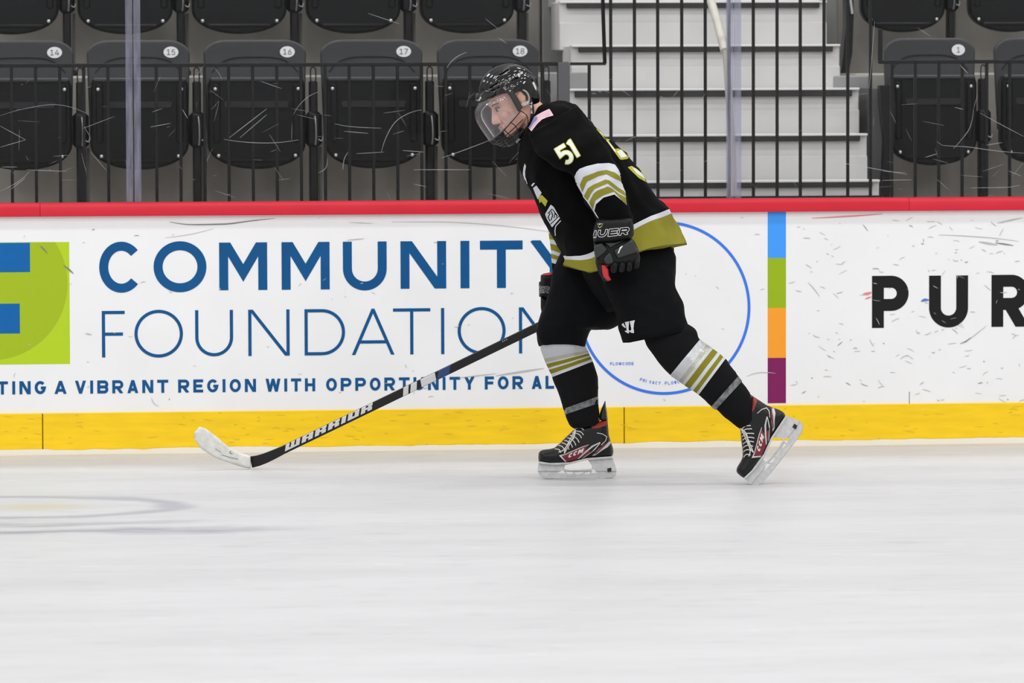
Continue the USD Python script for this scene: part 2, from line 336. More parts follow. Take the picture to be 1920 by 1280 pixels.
K = [('g.position', 's.vector'), ('g.position', 'mp.vector'), ('mp.vector', 'n1.vector'), ('g.position', 'mp2.vector'), ('mp2.vector', 'n2.vector'), ('n1.fac', 'r1.fac'), ('n2.fac', 'r2.fac'),
     ('r1.color', 'mul.a'), ('r2.color', 'mul.b'), ('g.position', 'wv.vector'), ('wv.fac', 'wob.value1'), ('s.x', 'dx.value1'), ('dx.value', 'dx2.value1'), ('s.y', 'dy.value1'), ('dy.value', 'dy2.value1'),
     ('dx2.value', 'cv.x'), ('dy2.value', 'cv.y'), ('cv.vector', 'len.vector1'), ('len.value', 'lw.value1'), ('wob.value', 'lw.value2'), ('lw.value', 'o1.value1'), ('o1.value', 'ab.value1'), ('ab.value', 'ring.value'),
     ('lw.value', 'core.value'), ('ring.result', 'cr1.fac'), ('mul.result', 'cr1.a'), ('core.result', 'cr2.fac'), ('cr1.result', 'cr2.a')]
del N['len']; N['len'] = ('vector_math', {'math_type': 'length'})
prev = 'cr2.result'
for k, (lp, x1px, wd, st) in enumerate(((l1, 480, 0.14, 1.0), (l2, 670, 0.16, 0.9))):
    xe = PZ(x1px, 985)[0]
    N[f'sy{k}'] = ('math', {'math_type': 'subtract', 'value2': float(lp[1])}); N[f'sw{k}'] = ('math', {'math_type': 'multiply_add', 'value2': 0.7, 'value3': 0.0})
    N[f'sa{k}'] = ('math', {'math_type': 'absolute'}); N[f'sr{k}'] = ('map_range', {'range_type': 'smoothstep', 'from_min': wd, 'from_max': 0.01, 'to_min': 0.0, 'to_max': st, 'clamp': True})
    N[f'sx{k}'] = ('map_range', {'range_type': 'smoothstep', 'from_min': float(xe), 'from_max': float(xe - 0.6), 'to_min': 0.0, 'to_max': 1.0, 'clamp': True})
    N[f'sm{k}'] = ('math', {'math_type': 'multiply'}); N[f'sn{k}'] = ('map_range', {'range_type': 'smoothstep', 'from_min': 0.36, 'from_max': 0.56, 'to_min': 0.15, 'to_max': 1.0, 'clamp': True})
    N[f'sq{k}'] = ('math', {'math_type': 'multiply'}); N[f'sc{k}'] = ('mix_color', {'blend_type': 'mix', 'b': (0.28, 0.28, 0.33)})
    K += [('s.y', f'sy{k}.value1'), ('wob.value', f'sw{k}.value1'), (f'sy{k}.value', f'sw{k}.value3'), (f'sw{k}.value', f'sa{k}.value1'), (f'sa{k}.value', f'sr{k}.value'), ('s.x', f'sx{k}.value'),
          (f'sr{k}.result', f'sm{k}.value1'), (f'sx{k}.result', f'sm{k}.value2'), ('n1.fac', f'sn{k}.value'), (f'sm{k}.value', f'sq{k}.value1'), (f'sn{k}.result', f'sq{k}.value2'), (f'sq{k}.value', f'sc{k}.fac'), (prev, f'sc{k}.a')]
    prev = f'sc{k}.result'
K += [(prev, 'p.base_color'), ('n2.fac', 'bn.height'), ('bn.normal', 'p.normal')]
m_ice = usdkit.material(stage, '/World/Looks/scraped_ice', N, K, surface='p.BSDF')
m_snow = mat('scraped_snow', (0.70, 0.70, 0.69), 0.8, bump=0.4, bscale=150)

floor = thing('floor', 'scraped white rink ice with a faint smeared painted ring at the left', kind='structure')
g = trimesh.creation.box((40, 32, 0.04)); g.apply_translation((2, -15.95, -0.02)); part(floor, 'ice_surface', g, m_ice, smooth=False)
# ridge of scraped snow along the foot of the boards
xs = np.linspace(-1.5, 7.0, 900); rows = 6; V = []
for i in range(rows):
    a = i / (rows - 1)
    hgt = (0.012 + 0.012 * meshkit.fbm(np.c_[xs * 7, np.full_like(xs, 3.0), np.zeros_like(xs)], 4)) * (1 - a) ** 1.5
    yy = -0.012 - a * (0.05 + 0.05 * meshkit.fbm(np.c_[xs * 3, np.full_like(xs, 9.0), np.zeros_like(xs)], 3))
    V.append(np.c_[xs, yy, np.where(a == 1, 0.0, hgt + 0.0005)])
V = np.vstack(V); n = len(xs); F = []
for i in range(rows - 1):
    for j in range(n - 1):
        F += [[i * n + j, (i + 1) * n + j, (i + 1) * n + j + 1], [i * n + j, (i + 1) * n + j + 1, i * n + j + 1]]
part(floor, 'snow_ridge', trimesh.Trimesh(V, F, process=False), m_snow, smooth=60, kind='stuff')

# ------------------------------------------------------------------ dasher boards
ZT, ZR, ZK = 1.07, 1.0128, 0.1729
XL, XR = -2.2, 8.0
boards = thing('dasher_board', 'white rink boards with red top cap, yellow kick plate and printed advertisements', 'rink boards', (2.5, 0.05, 0))
s75, s1703, s80, s1170, s1705 = X(75, 395), X(1703, 385), X(80, 815), X(1170, 800), X(1705, 745)
part(boards, 'white_panel', bx(XL, XR, 0.0, 0.06, 0.01, ZR), m_white_film, smooth=False)
cuts = [XL, s80, s1170, XR]
for a, b in zip(cuts, cuts[1:]):
    part(boards, 'kick_plate', bx(a + 0.0018, b - 0.0018, -0.010, 0.0, 0.003, ZK, 0.003), m_kick)
part(boards, 'seam_backing', bx(XL, XR, -0.0015, 0.0005, 0.003, ZK - 0.002), m_gap, smooth=False)
prof = Polygon([(-0.022, ZR), (-0.024, ZR + 0.006), (-0.024, ZT - 0.018), (-0.019, ZT - 0.006), (-0.008, ZT), (0.095, ZT), (0.095, ZR)])
cuts = [XL, s75, s1703, XR]
for a, b in zip(cuts, cuts[1:]):
    m = trimesh.creation.extrude_polygon(prof, b - a - 0.0016, engine='earcut'); v = np.array(m.vertices)
    m = trimesh.Trimesh(np.c_[v[:, 2] + a + 0.0008, v[:, 0], v[:, 1]], m.faces, process=False); m.fix_normals()
    part(boards, 'top_cap', m, m_red, smooth=40)
part(boards, 'panel_seam', bx(s1705 - 0.0012, s1705 + 0.0012, -0.0008, 0.001, ZK, ZK + 0.052), m_gap, smooth=False)

Bp = lambda px, py: tuple(P(px, py, 0.0)[[0, 2]])
def film(parent, name, g, m, depth=0.0012, label=None, kind=None): return part(parent, name, on_board(g, depth), m, smooth=False, label=label, kind=kind)
def brect(px0, py0, px1, py1):
    (x0, z0), (x1, z1) = Bp(px0, py1), Bp(px1, py0); xm = (px0 + px1) / 2
    return sbox(x0, Bp(xm, py1)[1], x1, Bp(xm, py0)[1])
# community foundation advertisement
ad = holder_part(boards, 'foundation_advertisement', 'advertisement reading COMMUNITY FOUNDATION in navy blue lettering')
sq = sbox(X(-100, 570), Zv(130, 682), X(130.5, 570), Zv(130, 453.5))
film(ad, 'logo_square', sq, m_lime, 0.0006, label='lime green logo square')
cc = Bp(-17, 532); rr = X(126.5, 532) - cc[0]
circ = Point(cc).buffer(rr, 48)
film(ad, 'logo_disc', circ.intersection(sq), m_lime2, 0.0010, label='darker green quarter disc of the logo')
for (a, b, c, d) in ((-100, 455.5, 56, 510.5), (-100, 569.5, 37, 625.5)):
    r_ = brect(a, b, c, d); film(ad, 'logo_bar', r_, m_bluebar, 0.0014, label='blue bar of the logo')
film(ad, 'logo_bar_corner', brect(-100, 455.5, 56, 510.5).difference(Point(cc[0] + 0.12, cc[1] - 0.08).buffer(rr * 0.99, 48)).intersection(sbox(XL, cc[1], XR, 2)), m_bluelight, 0.0017, label='lighter blue corner of the logo bar')
zc0, zc1 = Zv(230, 545.5), Zv(230, 456.0); hc = zc1 - zc0
for ch, a, b in (('C', 186, 269), ('O', 288, 387), ('M', 411, 501), ('M', 528, 618), ('U', 643, 725), ('N', 751, 836.5), ('I', 863.5, 880), ('T', 900, 980), ('Y', 993, 1085)):
    x0, x1 = X(a, 500), X(b, 500); o = 0.007 if ch in 'CO' else 0
    if ch == 'U': gz, gh = zc0 - 0.006, hc + 0.006
    else: gz, gh = zc0 - o, hc + 2 * o
    film(ad, 'bold_letter', affinity.translate(glyph(ch, x1 - x0, gh, 0.0385), x0, gz), m_navy)
zf0, zf1 = Zv(230, 669.5), Zv(230, 582.5); hf = zf1 - zf0
for ch, a, b in (('F', 191, 234), ('O', 252, 343), ('U', 366, 437), ('N', 465.5, 543), ('D', 571, 647), ('A', 659, 740), ('T', 737, 807), ('I', 826.5, 833.5), ('O', 858, 948), ('N', 973, 1045)):
    x0, x1 = X(a, 620), X(b, 620); o = 0.003 if ch in 'O' else 0
    film(ad, 'thin_letter', affinity.translate(glyph(ch, x1 - x0, hf + 2 * o, 0.0138), x0, zf0 - o), m_navy)
zt0, zt1 = Zv(230, 737.0), Zv(230, 712.5); ht = zt1 - zt0
for wd, a, b in (("TING", -6, 86), ("A", 102, 125), ("VIBRANT", 140.6, 315.5), ("REGION", 334, 480), ("WITH", 498, 591), ("OPPORTUNITY", 611.5, 890), ("FOR", 909, 981), ("ALL", 997, 1062)):
    film(ad, 'tagline_word', word(wd, X(a, 725), X(b, 725), zt0, ht, 0.0125, gap=0.36), m_navy)
# round code emblem: ring and its small lettering, the code itself left out
em = holder_part(boards, 'round_emblem', 'blue ring with small lettering, mostly behind the skater')
c0 = np.array(Bp(1246, 577.5)); R0 = Bp(1407, 577)[0] - c0[0]
film(em, 'ring', Point(c0).buffer(R0, 64).difference(Point(c0).buffer(R0 - 0.0125, 64)), m_ring)
film(em, 'lettering', word('FLOWCODE', X(1144, 681), X(1188, 681), Zv(1166, 684.3), 0.0125, 0.0022, gap=0.3), m_ring)
txt = 'PRIVACY.FLOWCODE'; pieces = []
a0, a1, Rt = math.radians(-108.5), math.radians(-72.0), R0 - 0.044
for k, ch in enumerate(txt):
    a = a0 + (a1 - a0) * k / (len(txt) - 1)
    gph = affinity.translate(glyph(ch, 0.0021 if ch == 'I' else 0.0095, 0.0135, 0.0021), -0.0048, 0)
    gph = affinity.rotate(gph, math.degrees(a) + 90, origin=(0, 0)); pieces.append(affinity.translate(gph, c0[0] + Rt * math.cos(a), c0[1] + Rt * math.sin(a)))
film(em, 'curved_lettering', unary_union(pieces), m_ring)
cb = holder_part(boards, 'colour_strip', 'upright strip of blue, green, orange and plum blocks')
for nm, m, a, b in (('blue_block', m_cyan, 396.5, 483.5), ('green_block', m_green, 483.5, 577), ('orange_block', m_orange, 577, 670.6), ('plum_block', m_plum, 670.6, 755.5)):
    film(cb, nm, brect(1439.5, a, 1473.5, b), m)
rt = holder_part(boards, 'black_lettering', 'large black capitals at the right end of the boards')
zp0, zp1 = Zv(1700, 614.5), Zv(1700, 517.0)
for ch, a, b in (('P', 1635, 1703.5), ('U', 1742, 1815), ('R', 1859, 1929)):
    x0, x1 = X(a, 565), X(b, 565); film(rt, 'black_letter', affinity.translate(glyph(ch, x1 - x0, zp1 - zp0, 0.052), x0, zp0 + (0.001 if ch != 'U' else 0)), m_black_film)
# scuffs and stick marks
def streak(pts, w):
    p = spline(pts, 18); s = np.linspace(0, 1, 18); ww = w * np.sin(np.pi * (0.06 + 0.9 * s)) ** 0.8
    q = np.array([Bp(a, b) for a, b in p]); t = np.gradient(q, axis=0); t /= np.linalg.norm(t, axis=1, keepdims=True); nn = np.c_[-t[:, 1], t[:, 0]]
    return Polygon(np.vstack([q + nn * ww[:, None] / 2, (q - nn * ww[:, None] / 2)[::-1]])).buffer(0)
rr_ = random.Random(11); light, dark = [], []
dark += [streak([(318, 416), (360, 421), (420, 420), (470, 414), (515, 409.5)], 0.0055), streak([(75, 461), (82, 467), (89, 475)], 0.007), streak([(119, 497), (128, 504), (138, 513)], 0.007),
         streak([(1866, 455), (1880, 457), (1900, 460)], 0.006), streak([(1800, 644), (1810, 640), (1820, 632)], 0.004)]
light += [streak([(735, 416), (820, 416), (890, 419), (960, 425), (1030, 434)], 0.003), streak([(930, 704), (1020, 690)], 0.008), streak([(1515, 529), (1525, 540), (1537, 556)], 0.004), streak([(860, 708), (930, 700)], 0.004),
          streak([(655, 417), (700, 419)], 0.003), streak([(650, 450), (683, 447)], 0.004), streak([(1835, 453), (1870, 459)], 0.009), streak([(1870, 418), (1918, 408)], 0.006), streak([(1810, 642), (1850, 610)], 0.003), streak([(1760, 440), (1850, 445), (1910, 452)], 0.0035),
          streak([(310, 445), (350, 440), (400, 428)], 0.002), streak([(160, 625), (172, 627)], 0.006), streak([(284, 745), (290, 757), (298, 761)], 0.003), streak([(1455, 700), (1428, 698), (1400, 705)], 0.003)]
for k in range(230):
    right = k < 165
    px = rr_.uniform(1480, 1919) if right else rr_.uniform(5, 1440)
    py = rr_.uniform(405, 752); L = rr_.uniform(2, 17) if right else rr_.uniform(2, 10); a = rr_.gauss(0.05, 0.35 if rr_.random() < .7 else 1.0)
    dx, dy = L * math.cos(a) / 2, L * math.sin(a) / 2
    s_ = streak([(px - dx, py - dy), (px + rr_.uniform(-1, 1), py + rr_.uniform(-1.5, 1.5)), (px + dx, py + dy)], rr_.uniform(0.0012, 0.0032))
    (dark if rr_.random() < 0.14 else light).append(s_)
kick = []
for k in range(120):
    px = rr_.uniform(5, 1915); py = rr_.uniform(775 - px * .009, 842 - px * .01); L = rr_.uniform(3, 22)
    kick.append(streak([(px, py), (px + L / 2, py + rr_.uniform(-1.5, 1.5)), (px + L, py + rr_.uniform(-3, 3))], rr_.uniform(0.0015, 0.004)))
film(boards, 'pale_scuff_marks', unary_union(light), m_scuff, 0.0019, kind='stuff')
film(boards, 'dark_scuff_marks', unary_union(dark), m_scuff_dark, 0.0020, kind='stuff')
m_kickscuff = mat('kick_scuff', (0.68, 0.44, 0.02), 0.6)
m = on_board(unary_union(kick), 0.0006, y=-0.010); part(boards, 'kick_scuff_marks', m, m_kickscuff, smooth=False, kind='stuff')
film(boards, 'red_stick_mark', unary_union([streak([(1522, 409), (1580, 406), (1655, 401)], 0.006), streak([(1618, 551), (1628, 550), (1634, 547)], 0.012), streak([(1622, 560), (1634, 556)], 0.006)]), m_redmark, 0.0021)
film(boards, 'blue_stick_mark', streak([(1727, 565), (1735, 562), (1742, 562)], 0.012), m_bluemark, 0.0021)

# ------------------------------------------------------------------ glass panes on the boards
GY0, GY1 = 0.024, 0.037
GTOP = 2.55
xa, xb = X(250.8, 300, GY0), X(1376, 300, GY0)
scr = {0: [[(0, 217), (50, 203), (100, 196), (165, 214)], [(0, 236), (35, 255), (48, 262)], [(0, 276), (48, 262)], [(0, 358), (30, 343), (55, 322)], [(50, 318), (90, 320), (125, 321)], [(4, 313), (32, 313)], [(100, 293), (130, 291)], [(155, 241), (215, 218)], [(20, 355), (48, 333)], [(170, 285), (200, 320)]],
       1: [[(402, 128), (412, 140), (416, 149)], [(430, 258), (500, 204)], [(450, 258), (500, 215)], [(420, 261), (500, 268), (560, 262)], [(550, 215), (580, 180), (598, 172)], [(628, 232), (655, 237), (715, 240)], [(715, 285), (725, 255), (745, 225), (790, 206)], [(643, 318), (645, 300), (653, 285)], [(668, 288), (720, 285)], [(755, 282), (795, 285)], [(776, 318), (882, 318)], [(828, 296), (900, 270), (920, 262)], [(596, 324), (612, 312), (614, 297)], [(838, 127), (852, 110), (875, 98)], [(910, 35), (935, 55)], [(934, 70), (945, 78), (950, 81)], [(488, 152), (528, 166)], [(285, 210), (305, 203)], [(282, 238), (320, 231)], [(1160, 165), (1182, 180)], [(1238, 180), (1248, 186)], [(1262, 181), (1272, 170)], [(1235, 317), (1280, 319)], [(1120, 170), (1128, 173)], [(776, 345), (800, 350)], [(690, 25), (750, 45)], [(645, 246), (690, 250)], [(342, 205), (352, 222)]],
       2: [[(1825, 205), (1820, 235), (1800, 265), (1788, 278)], [(1756, 265), (1765, 272), (1810, 275), (1870, 283), (1920, 287)], [(1790, 201), (1806, 205)], [(1838, 212), (1880, 235), (1920, 256)], [(1655, 321), (1700, 324)], [(1653, 338), (1710, 337)], [(1820, 352), (1890, 351), (1912, 347)], [(1850, 272), (1880, 267)], [(1825, 205), (1833, 177)], [(1720, 52), (1745, 68)], [(1735, 295), (1757, 288)], [(1890, 320), (1915, 330)], [(1800, 122), (1815, 138)], [(1560, 302), (1700, 327)], [(1630, 165), (1640, 40)]]}
gl_labels = ('left pane of clear scratched rink glass above the boards', 'wide middle pane of clear scratched rink glass behind the skater', 'right pane of clear scratched rink glass above the black lettering')
for k, (a, b) in enumerate(((XL, xa - 0.002), (xa + 0.002, xb - 0.002), (xb + 0.002, XR))):
    gp = thing('glass_pane', gl_labels[k], 'rink glass', ((a + b) / 2, GY0, ZT))
    part(gp, 'pane', bx(a, b, GY0, GY1, ZT + 0.0005, GTOP, 0.001), m_glass, smooth=False)
    if k > 0: part(gp, 'edge_strip', bx(a, a + 0.030, GY0 - 0.004, GY1 + 0.004, ZT + 0.0005, GTOP, 0.003), m_seam, smooth=False, label='lavender tinted polished edge')
    if k < 2: part(gp, 'edge_strip', bx(b - 0.030, b, GY0 - 0.004, GY1 + 0.004, ZT + 0.0005, GTOP, 0.003), m_seam, smooth=False, label='lavender tinted polished edge')
    lst = [(s_, rr_.uniform(0.0006, 0.0012)) for s_ in scr[k]]
    lo, hi = ((0, 240), (262, 1350), (1395, 1919))[k]
    for q in range((18, 70, 26)[k]):
        px, py = rr_.uniform(lo, hi), rr_.uniform(150, 372); L = rr_.uniform(4, 42); an = rr_.choice([rr_.gauss(0, 0.15), rr_.gauss(0.7, 0.5), rr_.gauss(-0.7, 0.5)])
        lst.append(([(px, py), (min(max(px + L * math.cos(an), lo), hi), py + L * math.sin(an))], rr_.uniform(0.00025, 0.0006)))
    ms = []
    for s_, w in lst:
        p = spline(s_, 14); q = P(p[:, 0], p[:, 1], GY0 - 0.0006); q = q[(q[:, 2] > ZT + 0.004)]
        if len(q) < 3: continue
        ms.append(tube(q, w * (0.35 + 0.65 * np.sin(np.pi * np.linspace(0.05, 0.95, len(q)))), 4))
    part(gp, 'scratches', cat(ms), m_scratch, smooth=False, kind='stuff')

# ------------------------------------------------------------------ stand: concrete tiers, aisle steps
YS = 1.45                       # line of the front seats
ZF = 0.985                      # front seating floor
RISE, RUN = 0.207, 0.283
aL0, aR0 = X(1052, 250, 1.9), X(1600, 250, 1.9)
stand = thing('stand_tier', 'grey concrete seating tiers behind the glass', kind='structure')
YB = YS + 0.40                   # riser face of the second row
for (a, b) in ((XL - 2, aL0), (aR0, XR + 2)):
    part(stand, 'front_floor', bx(a, b, 0.10, YB, ZF - 0.3, ZF), m_concrete, smooth=False)
    for k in range(3):
        y0 = YB + k * 3 * RUN; part(stand, 'riser_block', bx(a, b, y0, y0 + 3 * RUN + 0.02, ZF - 0.3, ZF + (k + 1) * 3 * RISE, 0.008), m_concrete, smooth=30)
part(stand, 'aisle_floor', bx(aL0, aR0, 0.10, 0.95, ZF - 0.3, ZF - 0.005), m_step, smooth=False)
for k in range(3):                     # pale kerbs closing the tiers beside the aisle
    y0 = YB + k * 3 * RUN
    part(stand, 'aisle_kerb', bx(X(1016, 60, y0), aL0 + 0.12, y0 - 0.03, y0 + 3 * RUN, ZF - 0.3, ZF + (k + 1) * 3 * RISE + 0.01, 0.006), m_concrete2)
    part(stand, 'aisle_kerb', bx(X(1560 - 24 * k, 60, y0), aR0 + 0.06, y0 - 0.03, y0 + 3 * RUN, ZF - 0.3, ZF + (k + 1) * 3 * RISE - 0.01, 0.006), m_concrete2)
aisle = thing('aisle_steps', 'pale painted aisle steps with black anti-slip nosings behind the railing', 'stairs', ((aL0 + aR0) / 2, 0.95, ZF))
nos = [(345, 1070, 1635), (258, 1062, 1612), (172, 1068, 1597), (90, 1075, 1561), (8, 1053, 1536)]
YA = 0.98
zs = []
for k, (py, l_, r_) in enumerate(nos):
    y = YA + k * RUN; z = Zv(1350, py - 5, y); zs.append(z)
zs += [zs[-1] + RISE, zs[-1] + 2 * RISE]
for k, z in enumerate(zs):
    y = YA + k * RUN; kk = min(k, 4); py, l_, r_ = nos[kk]
    xl, xr = X(l_, py, y) - 0.01, X(r_, py, y) + 0.035
    if k > 4: xl, xr = X(1053, 8, y) - 0.03, X(1536, 8, y)
    zb = zs[k - 1] - 0.02 if k else ZF - 0.1
    half = z - 0.098
    st_ = part(aisle, 'step', bx(xl, xr, y + 0.012, y + RUN + 0.05, zb, z, 0.004), m_step, smooth=30)
    part(st_, 'lower_riser', bx(xl, xr, y - 0.004, y + 0.02, zb, half, 0.003), m_step, smooth=30)
    part(st_, 'step_edge', bx(xl, xr, y - 0.012, y + 0.05, z - 0.006, z + 0.004, 0.002), m_steplip, smooth=30)
    part(st_, 'nosing', bx(xl + 0.035, xr - 0.035, y - 0.012, y + 0.03, z - 0.036 if k == 2 else z - 0.031, z - 0.0055, 0.003), m_nosing, smooth=30, label='black anti-slip nosing')
hr = thing('handrail', 'cream tubular handrail slanting up the middle of the aisle steps', 'handrail', (X(1376, 300, 0.84), 0.84, ZF))
part(hr, 'rail_tube', tube(np.array([P(1326, -22, 1.24), P(1345, 42, 1.02), P(1359, 96, 0.84)]), 0.0195, 14), m_handrail, smooth=60)
part(hr, 'rail_post', tube(np.array([P(1361, 94, 0.84), [X(1374, 300, 0.84), 0.84, ZF + 0.25], [X(1376, 300, 0.84), 0.84, ZF]]), 0.016, 12), m_handrail, smooth=60)

# ------------------------------------------------------------------ railings between glass and seats
YF = 0.72
def bar(px, py0, py1, w=0.0135, Y=YF, zbot=None):
    z0 = ZF - 0.01 if py1 is None else Zv(px, py1, Y); x = X(px, 250, Y); return bx(x - w / 2, x + w / 2, Y - w / 2, Y + w / 2, z0, Zv(px, py0, Y), 0.002)
def hbar(px0, px1, py, w=0.016, Y=YF):
    a, b = P(px0, py, Y), P(px1, py, Y); z = (a[2] + b[2]) / 2; return bx(a[0], b[0], Y - w / 2, Y + w / 2, z - w / 2, z + w / 2, 0.002)
rl = thing('railing', 'long black steel railing in front of seats 14 to 18', 'railing', tuple(P(560, 121, YF) * [1, 1, 0] + [0, 0, ZF]))
part(rl, 'top_rail', hbar(-80, 1066, 121.5, 0.017), m_rail)
for k in range(27):
    px = -68 + 45.2 * k
    if px > 1040: break
    part(rl, 'baluster', bar(px, 122, None), m_rail)
part(rl, 'end_post', bar(1056.5, 117, None, 0.052), m_railgrey, label='grey square end post')
gt = thing('gate_railing', 'tall black steel bar railing standing in front of the aisle steps', 'railing', tuple(P(1350, 121, YF) * [1, 1, 0] + [0, 0, ZF]))
part(gt, 'low_rail', hbar(1069, 1136, 119.5, 0.013), m_rail)
part(gt, 'frame_post', tube(np.array([P(1128.5, -60, YF), P(1131, 30, YF), P(1134, 119, YF)]), 0.0085, 4), m_rail, label='slightly leaning frame post')
part(gt, 'baluster', bar(1105, 119, None), m_rail)
part(gt, 'bottom_rail', hbar(1069, 1648, 372, 0.02), m_rail)
part(gt, 'top_rail', hbar(1128, 1640, -58, 0.02), m_rail)
for px in (1145.5, 1190, 1233.5, 1278.5, 1322.5, 1367, 1412.5, 1457, 1500.5, 1545, 1589.5, 1632):
    part(gt, 'baluster', bar(px, -58, None), m_rail)
rr2 = thing('railing', 'short black steel railing in front of seat 1 at the right edge', 'railing', tuple(P(1780, 116, YF) * [1, 1, 0] + [0, 0, ZF]))
part(rr2, 'top_rail', hbar(1647, 2010, 115.5, 0.017), m_rail)
part(rr2, 'frame_post', bar(1650, 54, 118, 0.020), m_rail)
for px in (1672, 1716, 1760, 1804, 1850, 1893, 1937, 1981):
    part(rr2, 'baluster', bar(px, 116, None), m_rail)

# ------------------------------------------------------------------ folding seats (one built, the rest refer to it)
def outline_round_top(w, z0, z1, r, taper=0.0):
    a = np.linspace(0, np.pi / 2, 8)
    right = [(w / 2 - r + r * math.cos(t), z1 - r * 0.62 + r * 0.62 * math.sin(t)) for t in a]
    top = [(x, z + 0.006 * (1 - (x / (w / 2)) ** 2)) for x, z in right]
    return Polygon([(w / 2 - taper, z0)] + top + [(-x, z) for x, z in top[::-1]] + [(-w / 2 + taper, z0)])
def plate(g, y0, y1, r=0.004):
    """flat outline in (x,z) with thickness y0..y1 and softened edges"""
    m1 = extrude(g.buffer(-r), y1 - y0); m2 = extrude(g, y1 - y0 - 2 * r); m2.apply_translation((0, 0, r))
    h = []
    for q in (m1, m2):
        v = np.array(q.vertices); t = trimesh.Trimesh(np.c_[v[:, 0], v[:, 2] + y0, v[:, 1]], q.faces, process=False)
        if t.volume < 0: t.invert()
        h.append(t)
    return trimesh.convex.convex_hull(np.vstack([h[0].vertices, h[1].vertices])) if g.convex_hull.area - g.area < 1e-6 else cat(h)
SZ = 0.0  # local: floor at 0, y = 0 at the pan's front face
def seat_parts(root):
    w = 0.478
    zt = Zv(481, 76, YS + 0.12) - ZF
    bk = plate(outline_round_top(w, 0.36, zt, 0.10, 0.012), 0.10, 0.135, 0.008)
    bk = bk.subdivide().subdivide(); v = np.array(bk.vertices); v[:, 1] += 0.018 * (1 - (v[:, 0] / 0.24) ** 2) - 0.05 * np.clip((zt - 0.12 - v[:, 2]) / 0.4, 0, 1)
    b_ = lpart(root, 'backrest', trimesh.Trimesh(v, bk.faces, process=False), m_seatback, 40)
    arc = [(x, 0.094 + 0.018 * (1 - (x / 0.24) ** 2), zt - 0.075 - 0.07 * (x / 0.2) ** 4) for x in np.linspace(-0.2, 0.2, 21)]
    lpart(b_, 'moulded_rim', tube(arc, 0.0028, 6), m_panedge, 40)
    z1, z0 = Zv(481, 148, YS) - ZF, Zv(481, 317, YS) - ZF
    h = z1 - z0; pw = 0.455
    a = np.linspace(0, np.pi, 25)
    low = [(pw / 2 * math.cos(t) if abs(math.cos(t)) < 1 else pw / 2 * math.cos(t), z0 + 0.125 - 0.125 * math.sin(t) ** 0.85) for t in a]
    pan = Polygon([(pw / 2 - 0.012, z1), (-pw / 2 + 0.012, z1), (-pw / 2 + 0.002, z1 - 0.03), (-pw / 2 + 0.008, z0 + 0.22)] + [(-x, z) for x, z in low] + [(pw / 2 - 0.008, z0 + 0.22), (pw / 2 - 0.002, z1 - 0.03)]).buffer(0)
    shell = plate(pan.convex_hull, 0.0, 0.075, 0.012)
    sp = lpart(root, 'seat_pan', shell, m_seatpan, 35)
    lip = bx(-pw / 2 + 0.014, pw / 2 - 0.014, -0.012, 0.05, z1 - 0.012, z1 + 0.008, 0.006)
    lpart(sp, 'front_lip', lip, m_seatback, 40)
    for s_ in (-1, 1):
        lpart(sp, 'side_rib', bx(s_ * 0.185 - 0.018, s_ * 0.185 + 0.018, -0.010, 0.01, z0 + 0.12, z1 - 0.02, 0.008), m_seatpan, 40)
    lpart(sp, 'underside_rib', bx(-0.15, 0.15, -0.008, 0.01, z1 - 0.135, z1 - 0.10, 0.006), m_panedge, 40)
    lpart(sp, 'underside_rib', bx(-0.15, 0.15, -0.006, 0.01, z0 + 0.03, z0 + 0.048, 0.006), m_seatpan, 40)
    for (bx_, bz) in ((-0.192, z1 - 0.045), (0.192, z1 - 0.045), (-0.178, z0 + 0.062), (0.178, z0 + 0.062)):
        s = trimesh.creation.icosphere(2, 0.008); s.apply_scale((1, 0.6, 1)); s.apply_translation((bx_, -0.012, bz)); lpart(sp, 'bolt', s, m_bolt, 60, 'bright zinc bolt')
    # stanchion at the right of the seat
    sx = 0.2665
    po = lpart(root, 'leg_post', bx(sx - 0.019, sx + 0.019, 0.03, 0.09, 0.0, z1 - 0.01, 0.006), m_seatpost, 40)
    lpart(po, 'foot_plate', bx(sx - 0.045, sx + 0.045, 0.0, 0.12, 0.0, 0.028, 0.006), m_seatpost, 40)
    lpart(po, 'side_plate', bx(sx + 0.030, sx + 0.042, 0.10, 0.25, 0.0, z0 + 0.10, 0.003), m_plate, 40, 'pale grey side plate')
    ring = [(sx - 0.001 + 0.0125 * math.cos(t), 0.035, z1 + 0.018 + 0.034 * (0.45 * math.sin(t) + 0.65 * np.sign(math.sin(t)) * min(1, abs(math.sin(t)) * 3) * 0.9)) for t in np.linspace(0, 2 * np.pi, 33)]
    lpart(root, 'hanger_loop', tube(ring, 0.0032, 6), m_seatpost, 40)
    hp = [(sx + 0.004, 0.012, z0 + 0.24), (sx + 0.008, 0.004, z0 + 0.20), (sx + 0.009, 0.002, z0 + 0.15), (sx + 0.006, 0.012, z0 + 0.11)]
    lpart(root, 'hinge_arm', tube(spline(hp, 12), 0.0045, 8), m_hinge, 50, 'worn metal hinge arm')
    lpart(root, 'hinge_arm', tube(spline([(sx + 0.02, 0.01, z0 + 0.135), (sx + 0.035, 0.004, z0 + 0.128), (sx + 0.04, 0.006, z0 + 0.145)], 8), 0.003, 8), m_hinge, 50)
    lpart(root, 'hinge_cover', bx(sx - 0.038, sx + 0.038, 0.012, 0.06, z0 + 0.10, z0 + 0.26, 0.016), m_seatpan, 40)
    return zt
def lpart(parent, name, mesh, m, smooth=30, label=None):
    return part(parent, name, mesh, m, smooth, label)
_spec = Sdf.CreatePrimInLayer(stage.GetRootLayer(), '/World/_folding_seat'); _spec.specifier = Sdf.SpecifierClass; _spec.typeName = 'Xform'
ORIGIN['/World/_folding_seat'] = np.zeros(3)
